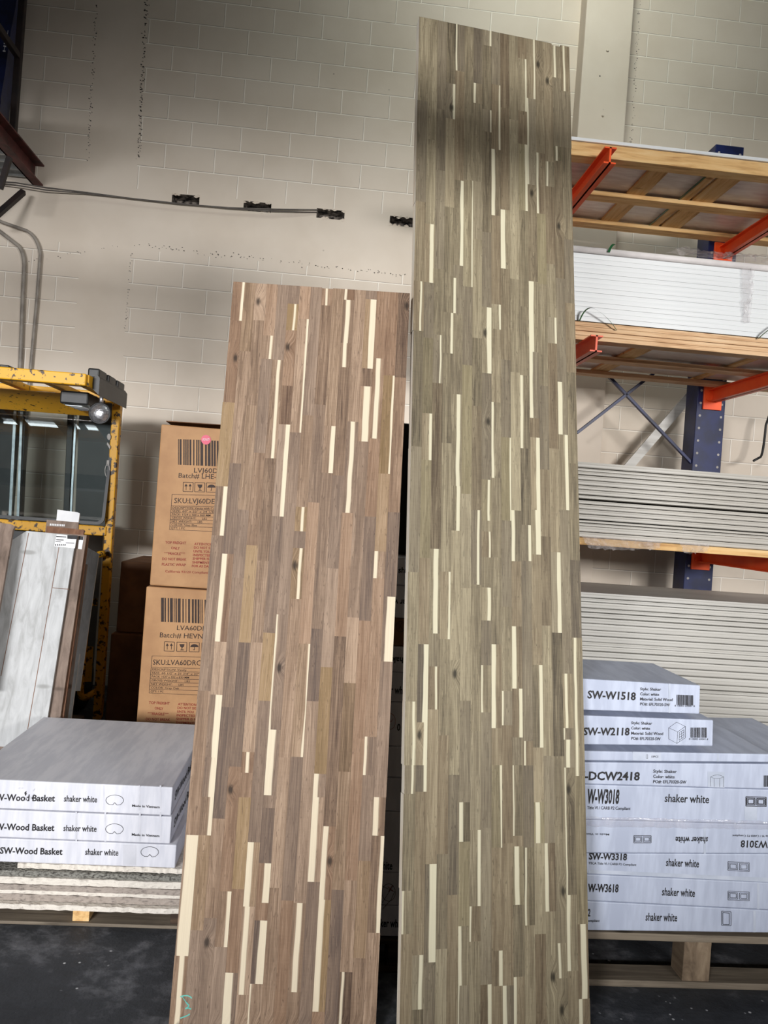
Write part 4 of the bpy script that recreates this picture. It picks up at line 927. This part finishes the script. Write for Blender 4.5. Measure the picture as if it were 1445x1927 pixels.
o, q = leanboard('small brown sample plank standing behind the whitewashed board', [(85, 1010), (156, 1015), (158, 997), (88, 990)], 4.20, 1.30, 4.26, 1.50, .014, M_LAMDK)
o, q = leanboard('small grey sample with white lettering strip behind the brown plank', [(84, 1010), (146, 1012), (148, 983), (88, 978)], 4.24, 1.30, 4.30, 1.50, .010, M_LAMBR)
mb = MB()
for k in range(9): mb.quad(q(94 + 3.2 * k, 989 + .2 * k, -.002), q(96.2 + 3.2 * k, 989.2 + .2 * k, -.002), q(96.4 + 3.2 * k, 985.5 + .2 * k, -.002), q(94.2 + 3.2 * k, 985.3 + .2 * k, -.002))
mb.build('printed_strip', M_WHITE, o)
o, q = leanboard('small blank white sample square, hindmost before the windshield', [(104, 1000), (145, 1004), (150, 966), (146, 964), (108, 959)], 4.29, 1.32, 4.36, 1.55, .012, M_WHITE)
tag(MB().box(-2.5, at(106, 1200, 4.19).x, 4.19, 4.45, .336, 1.298, 0, .004).build('display_rack', M_BLACKW), 'black display stand holding the small samples in front of the forklift', 'display stand')

# ------------------------------------------------------------------ cantilever rack and loads
rk = thing('cantilever_rack', (3.0, 5.9, 0), 'blue cantilever rack with orange arms at right against the block wall', 'rack')
def upright(xb):
    mb = MB(); mb.box(xb, xb + .235, 5.93, 6.13, .0, 4.715, 0, .006)
    for z in [k * .1 + .05 for k in range(47)]:
        for x in (xb + .03, xb + .205):
            mb.add([(x + .010 * math.cos(a), 5.9285, z + .010 * math.sin(a)) for a in [k * math.pi / 5 for k in range(10)]], [tuple(range(10))], 1)
    mb.box(xb - .04, xb + .275, 5.0, 6.13, 0, .10, 0, .006)
    mb.build('upright', [M_BLUE, M_HOLE], rk)
upright(2.885); upright(1.36)
def arm(x, z, y0=4.55, hh=.10, w=.075, yb=5.93):
    mb = MB(); zt = z
    mb.box(x - .006, x + .006, y0, yb, zt - hh, zt); mb.box(x - w / 2, x + w / 2, y0, yb, zt - .009, zt); mb.box(x - w / 2, x + w / 2, y0, yb, zt - hh, zt - hh + .009)
    a = mb.build('arm', M_ORANGE, rk)
    pb = MB(); pb.box(x - .075, x + .075, yb - .022, yb - .0015, zt - hh - .06, zt + .03, 0, .003); pb.tube([(x - .045, yb - .02, zt - hh * .8), (x - .045, yb - .035, zt - hh * .8)], .013, 8); pb.build('arm_plate', M_ORANGE, a)
for x in (3.003, 1.56):
    arm(x, 3.90 if x > 2 else 3.90); arm(x, 2.76); arm(x, 1.485, 4.70, .10); arm(x, .30, 4.70)
mb = MB()
for a, b in (((1085, 815), (1215, 714)), ((1215, 714), (1330, 625)), ((1143, 706), (1303, 874)), ((1085, 645), (1143, 706)), ):
    MB().bar(at(*a, 5.97), at(*b, 5.97), .022, .03, (0, 1, 0), 0, .002).build('cross_brace', M_BLUE, rk)
pa, pb = at(1326, 712, 6.30), at(1188, 872, 6.30); pc = pb + (pb - pa) * ((pb.z - .03) / (pa.z - pb.z)); pl = MB(); pl.bar(pa, pc, .075, .02, (0, 1, 0))
tag(pl.build('pale_diagonal_strip', M_BOARDW), 'pale straight strip set diagonally near the wall behind the blue braces', 'plank')  # straight pale bar set diagonally behind the braces
# level 1: pine crate with white sheets
XA, XB = .95, 3.45
def crate(z0, zf, label, yfr=4.70, dep=1.12, mat=M_PINE, slats=(), strands=(), mids=(.47,), hfr=.085, layers=1):
    t = thing('crate_base', ((XA + XB) / 2, yfr + dep / 2, z0), label, 'crate base')
    def rail(y, w, h, nm='rail'):
        for k in range(layers):
            a = z0 + h * k / layers; MB().box(XA, XB, y + (k % 2) * .004, y + w, a, a + h / layers - (.002 if layers > 1 else 0), 0, .003).build(nm, mat, t)
    rail(yfr, .10, hfr)
    for yy in [yfr + dep - .10] + [yfr + dep * m_ for m_ in mids]: MB().box(XA, XB, yy, yy + .11, z0, z0 + .03, 0, .003).build('rail', mat, t)
    for (x, w) in slats: MB().box(x, x + w, yfr + .102, yfr + dep - .02, z0 + .0305, z0 + .048, 0, .003).build('cross_slat', M_PINEY, t)
    for (x, w) in strands: MB().box(x, x + w, yfr + .102, yfr + dep - .03, z0 + .026, z0 + .0302).build('strap', M_STRAP, t)
    return t
Z1 = 3.902
crate(Z1, Z1, 'pine crate base on the top rack arms, seen from below', slats=((1.02, .13), (1.93, .13), (2.32, .06), (2.40, .15), (3.1, .13)), strands=((2.30, .012),), hfr=.085)
o = MB().box(XA, XB, 4.69, 5.80, Z1 + .0875, Z1 + .108, 0, .003).build('white_sheet', M_SLABW); tag(o, 'thin pale sheet load on the topmost pine crate base', 'sheet')
MB().box(XA, XB, 4.803, 5.78, Z1 + .0485, Z1 + .087).build('film_underside', M_UNDER, o)
# level 2: plywood base with white slabs
Z2 = 2.762
crate(Z2, Z2, 'layered plywood base on the middle rack arms under the big white bundle', mat=M_PLY, slats=((1.06, .1), (1.95, .12), (2.75, .05), (3.2, .1)), hfr=.115, layers=4)
nsl = 14; zt2 = 3.30; z = Z2 + .118
for k in range(nsl):
    h = (zt2 - z) / (nsl - k); wsd = random.uniform(-.0012, .0012)
    o = MB().box(XA, XB, 4.705 + wsd, 5.75, z + .0004, z + h, 0, .0012).build('white_slab', M_SLABW); z += h
    ordn = ['lowest', 'second from the bottom', 'third from the bottom', 'fourth from the bottom', 'fifth from the bottom', 'sixth from the bottom', 'seventh from the bottom', 'seventh from the top', 'sixth from the top', 'fifth from the top', 'fourth from the top', 'third from the top', 'second from the top', 'topmost'][k]
    tag(o, 'long white slab, %s of the bright bundle on the middle arms' % ordn, 'slab', 'white slabs on the middle arms')
    if k == 0: MB().box(XA, XB, 4.805, 5.75, Z2 + .0485, Z2 + .1178).build('film_underside', M_UNDER, o)
tag(MB().tube([(XA, 4.715, zt2 + .024), (XB, 4.715, zt2 + .024)], .022, 14).build('foam_roll', M_FOAM, smooth=True), 'white rounded foam edge lying along the top of the white bundle', 'edge protector')
# level 3 and 4 boards
def boards(n, zlo, zhi, yf, yb, label, group, mat, gap=.003, prof=True, x0=XA, x1=XB, seed=1):
    r = random.Random(seed); z = zlo; hw = [r.uniform(.72, 1.3) for _ in range(n)]; sw = sum(hw)
    for k in range(n):
        h = (zhi - zlo) * hw[k] / sw
        j = r.uniform(-.012, .012); a, b = z + gap * r.uniform(.2, .6), z + h - gap * r.uniform(.4, 1.6)
        y = yf + j
        pr = [(y + .006, a), (y, a + h * .15), (y, a + h * .5), (y + .004, a + h * .62), (y + .007, b), (yb, b), (yb, a)]
        o = MB().prism([(x0 + r.uniform(0, .05), p, q) for p, q in [(pp[0], pp[1]) for pp in pr]], (x1 - x0 + r.uniform(-.05, .05), 0, 0)).build('trim_board', mat)
        ordw = ['lowest', 'second from bottom', 'third from bottom', 'fourth from bottom', 'fifth from bottom', 'sixth from bottom', 'seventh from bottom', 'eighth from bottom', 'ninth from bottom', 'tenth from bottom', 'eleventh from bottom']
        top = ['topmost', 'second from top', 'third from top', 'fourth from top', 'fifth from top', 'sixth from top', 'seventh from top', 'eighth from top', 'ninth from top', 'tenth from top']
        w = ordw[k] if k < n / 2 else top[n - 1 - k]
        tag(o, label % w, 'board', group); z += h
Z3 = 1.487
t = thing('timber_bearer', (2.2, 5.2, Z3), 'yellowish timber bearer under the grey boards at eye level on the rack', 'bearer')
MB().box(XA, XB, 4.70, 4.80, Z3, Z3 + .045, 0, .003).build('rail', M_PINE, t); MB().box(XA, XB, 5.4, 5.5, Z3, Z3 + .045, 0, .003).build('rail', M_PINE, t)
boards(8, Z3 + .047, 1.765, 4.71, 5.5, 'grey-white trim board, %s of the lower bundle at eye level', 'trim boards, lower bundle at eye level', M_BOARDG, seed=2)
boards(8, 1.775, 2.005, 4.72, 5.5, 'grey-white trim board, %s of the upper bundle below the braces', 'trim boards, upper bundle at eye level', M_BOARDG, seed=3)
Z4 = .302
t = thing('timber_bearer', (2.2, 5.2, Z4), 'brown timber bearer at the bottom of the lowest board pile, right edge', 'bearer')
MB().box(XA, XB, 4.70, 4.80, Z4, Z4 + .06, 0, .003).build('rail', M_PINE, t); MB().box(XA, XB, 5.4, 5.5, Z4, Z4 + .06, 0, .003).build('rail', M_PINE, t)
boards(9, Z4 + .062, .70, 4.70, 5.55, 'pale trim board, %s of the bottom rack pile beside the right carton stack', 'trim boards, bottom half of the lowest pile', M_BOARDW, seed=5)
boards(9, .702, 1.03, 4.72, 5.55, 'pale trim board, %s of the middle part of the lowest rack pile', 'trim boards, middle of the lowest pile', M_BOARDW, seed=6)
boards(5, 1.032, 1.19, 4.74, 5.6, 'pale trim board, %s of the uneven top layers of the lowest pile', 'trim boards, top of the lowest pile', M_BOARDW, seed=7)
# straps, loose film, cable
def strap(pts, label, w=.014, mat=M_STRAP):
    mb = MB(); P_ = [Vector(p) for p in pts]; n = len(P_); V = []
    for p in P_: V += [p + Vector((-w * .3, 0, 0)), p + Vector((w * .3, .012, 0))]
    mb.add(V, [(2 * k, 2 * k + 1, 2 * k + 3, 2 * k + 2) for k in range(n - 1)]); tag(mb.build('packing_strap', mat), label, 'strap')
strap(arc(at(1091, 603, 4.68), at(1105, 567, 4.60), at(1125, 584, 4.62), 8) + arc(at(1125, 584, 4.62), at(1145, 596, 4.62), at(1161, 621, 4.68), 8), 'dark green strap looping up at the left end of the plywood base', .02)
strap(arc(at(1146, 474, 4.68), at(1152, 456, 4.66), at(1159, 460, 4.70), 6), 'short dark green strap end over the white foam edge', .03)
strap(arc(at(1428, 637, 4.68), at(1438, 626, 4.64), at(1462, 610, 4.64), 6), 'dark green strap at the right frame edge by the plywood base', .02)
def film(label, c0, nx, ny, amp, seed, mat=M_FILM):
    r = random.Random(seed); (p00, p10, p01, p11) = [Vector(p) for p in c0]; V = []; F = []
    for i in range(nx + 1):
        for j in range(ny + 1):
            s, t_ = i / nx, j / ny; p = (p00 * (1 - s) + p10 * s) * (1 - t_) + (p01 * (1 - s) + p11 * s) * t_
            k = math.sin(s * 9 + seed) * math.sin(t_ * 3.1) * amp
            V.append(p + Vector((r.uniform(-.01, .01), -abs(k) + r.uniform(-amp, amp) * .5, (r.uniform(-amp, amp) * .4 if j else 0) - math.sin(s * math.pi) * t_ * amp * .8)))
    for i in range(nx):
        for j in range(ny): a = i * (ny + 1) + j; F.append((a, a + ny + 1, a + ny + 2, a + 1))
    tag(mk('loose_film', V, F, mat, smooth=True), label, 'plastic film')
film('crumpled clear film hanging below the eye-level bearer, nearest the tall panel', (at(1096, 1008, 4.66), at(1246, 1018, 4.66), at(1104, 1030, 4.66), at(1238, 1032, 4.66)), 26, 7, .02, 3)
film('smaller crumpled clear film below the eye-level bearer, further right', (at(1278, 1020, 4.66), at(1335, 1023, 4.66), at(1284, 1038, 4.66), at(1330, 1038, 4.66)), 14, 5, .015, 4)
film('pinkish loose film bunched over the white bundle at the right edge', (at(1250, 476, 4.85), at(1460, 498, 4.85), at(1290, 466, 5.1), at(1460, 476, 5.1)), 26, 6, .03, 5)
film('torn strip of clear film on the front of the white bundle', (at(1395, 504, 4.69), at(1418, 506, 4.69), at(1396, 606, 4.69), at(1412, 606, 4.69)), 6, 24, .008, 6)
tag(MB().tube([at(1448, 780, 6.3)] + arc(at(1441, 800, 6.3), at(1436, 855, 6.28), at(1431, 860, 6.25), 6) + [at(1418, 867, 6.2)], .010, 8).build('hanging_cable', M_CABLE, smooth=True), 'black cable hanging in front of the wall at the right frame edge', 'cable')

# ------------------------------------------------------------------ mezzanine corner, wires, conduits (upper left)
XM = -2.56
mz = thing('mezzanine', (XM - .6, 5.5, 3.9), 'dark red steel mezzanine corner with guard rail at the upper left', 'mezzanine')
zb0 = 4.06
mb = MB(); mb.box(XM - .012, XM, 3.2, D - .003, zb0, zb0 + .17); mb.box(XM - .012, XM + .07, 3.2, D - .003, zb0, zb0 + .012); mb.box(XM - .012, XM + .07, 3.2, D - .003, zb0 + .158, zb0 + .17); mb.build('edge_beam', M_RUST, mz)
mb = MB(); V = []; n = 150
for k in range(n + 1):
    y = 3.2 + (D - .01 - 3.2) * k / n; zz = zb0 + .06 + .018 * math.sin(k * 2 * math.pi / 6)
    V += [(-4.5, y, zz), (XM - .013, y, zz)]
mb.add(V, [(2 * k, 2 * k + 1, 2 * k + 3, 2 * k + 2) for k in range(n)]); mb.build('corrugated_deck', M_GALV, mz)
gr = MB()
PX = XM - .06
gr.box(PX - .025, PX + .025, D - .35, D - .30, zb0 + .1, zb0 + 1.42, 0, .006); gr.build('guard_post', M_DARKRUST, mz)
for zr in (zb0 + 1.39, zb0 + .86):
    MB().box(PX - .022, PX + .022, 3.2, D - .30, zr - .025, zr + .02, 0, .006).build('guard_rail', M_DARKRUST, mz)
MB().bar(at(18, 296, 5.9), at(0, 355, 5.9), .035, .035, (0, 1, 0)).build('brace', M_DARKRUST, mz)
MB().bar(at(44, 361, 6.4), at(-12, 410, 6.2), .04, .04, (0, 1, 0)).build('brace', M_DARKRUST, mz)
bp = [at(x, y, 6.26) for x, y in ((-60, -40), (37, -40), (28, 20), (20, 60), (9, 140), (2, 180))]
bp += [Vector((bp[-1].x, 6.26, 4.15)), Vector((bp[0].x, 6.26, 4.15))]
o = MB().prism(bp, (-.03, .24, 0)).build('dark_bundle', M_BLUE); tag(o, 'dark blue wrapped bundle on the mezzanine at the top left corner', 'bundle')
mbx = MB(); write(mbx, 'HJXL', at(10, 98, 6.259), at(15.5, 57, 6.259), at(12, 78, 6.259) - at(17, 79, 6.259), .02); mbx.build('printed_text', M_WHITE, o)
w1 = [at(-20, 340, 6.46), at(30, 344, 6.46), at(85, 353, 6.46), at(160, 362, 6.5), at(250, 374, 6.5), at(340, 384, 6.5), at(430, 391, 6.5), at(520, 394, 6.5), at(598, 395, 6.52)]
w2 = [p + Vector((0, 0, -.008 - .012 * math.sin(k))) for k, p in enumerate(w1)]
t = thing('wall_wire', w1[4], 'pair of thin grey wires sagging along the wall past the broken pockets', 'wire')
MB().tube(w1, .006, 6).build('wire', M_WIRE, t, smooth=True); MB().tube(w2, .005, 6).build('wire', M_WIRE, t, smooth=True)
YC = D - .03
tag(MB().tube([at(-15, 409, YC), at(4, 418, YC)] + arc(at(50, 434, YC), at(71, 445, YC), at(76, 478, YC), 8) + [at(70, 560, YC), at(58, 690, YC), at(52, 760, YC), at(25, 1100, YC)], .013, 10).build('conduit', M_CONDUIT, smooth=True), 'bent grey conduit nearer the cartons, running down behind the forklift', 'conduit')
tag(MB().tube([at(-15, 425, YC), at(0, 436, YC)] + arc(at(34, 462, YC), at(45, 472, YC), at(46, 500, YC), 8) + [at(43, 560, YC), at(38, 690, YC), at(33, 760, YC), at(10, 1100, YC)], .016, 10).build('conduit', M_CONDUIT, smooth=True), 'bent grey conduit nearer the left frame edge, running down behind the forklift', 'conduit')
# strip lamp high up behind the viewer, mirrored in the windshield
t = thing('strip_lamp', (-4.4, -1.5, 4.55), 'fluorescent strip lamp on the left side behind the viewer', 'lamp')
MB().box(-5.2, -3.65, -1.56, -1.44, 4.62, 4.68).build('lamp_tray', M_WHITE, t); MB().tube([(-5.18, -1.5, 4.57), (-3.66, -1.5, 4.585)], .022, 10).build('lamp_tube', M_LAMP, t)
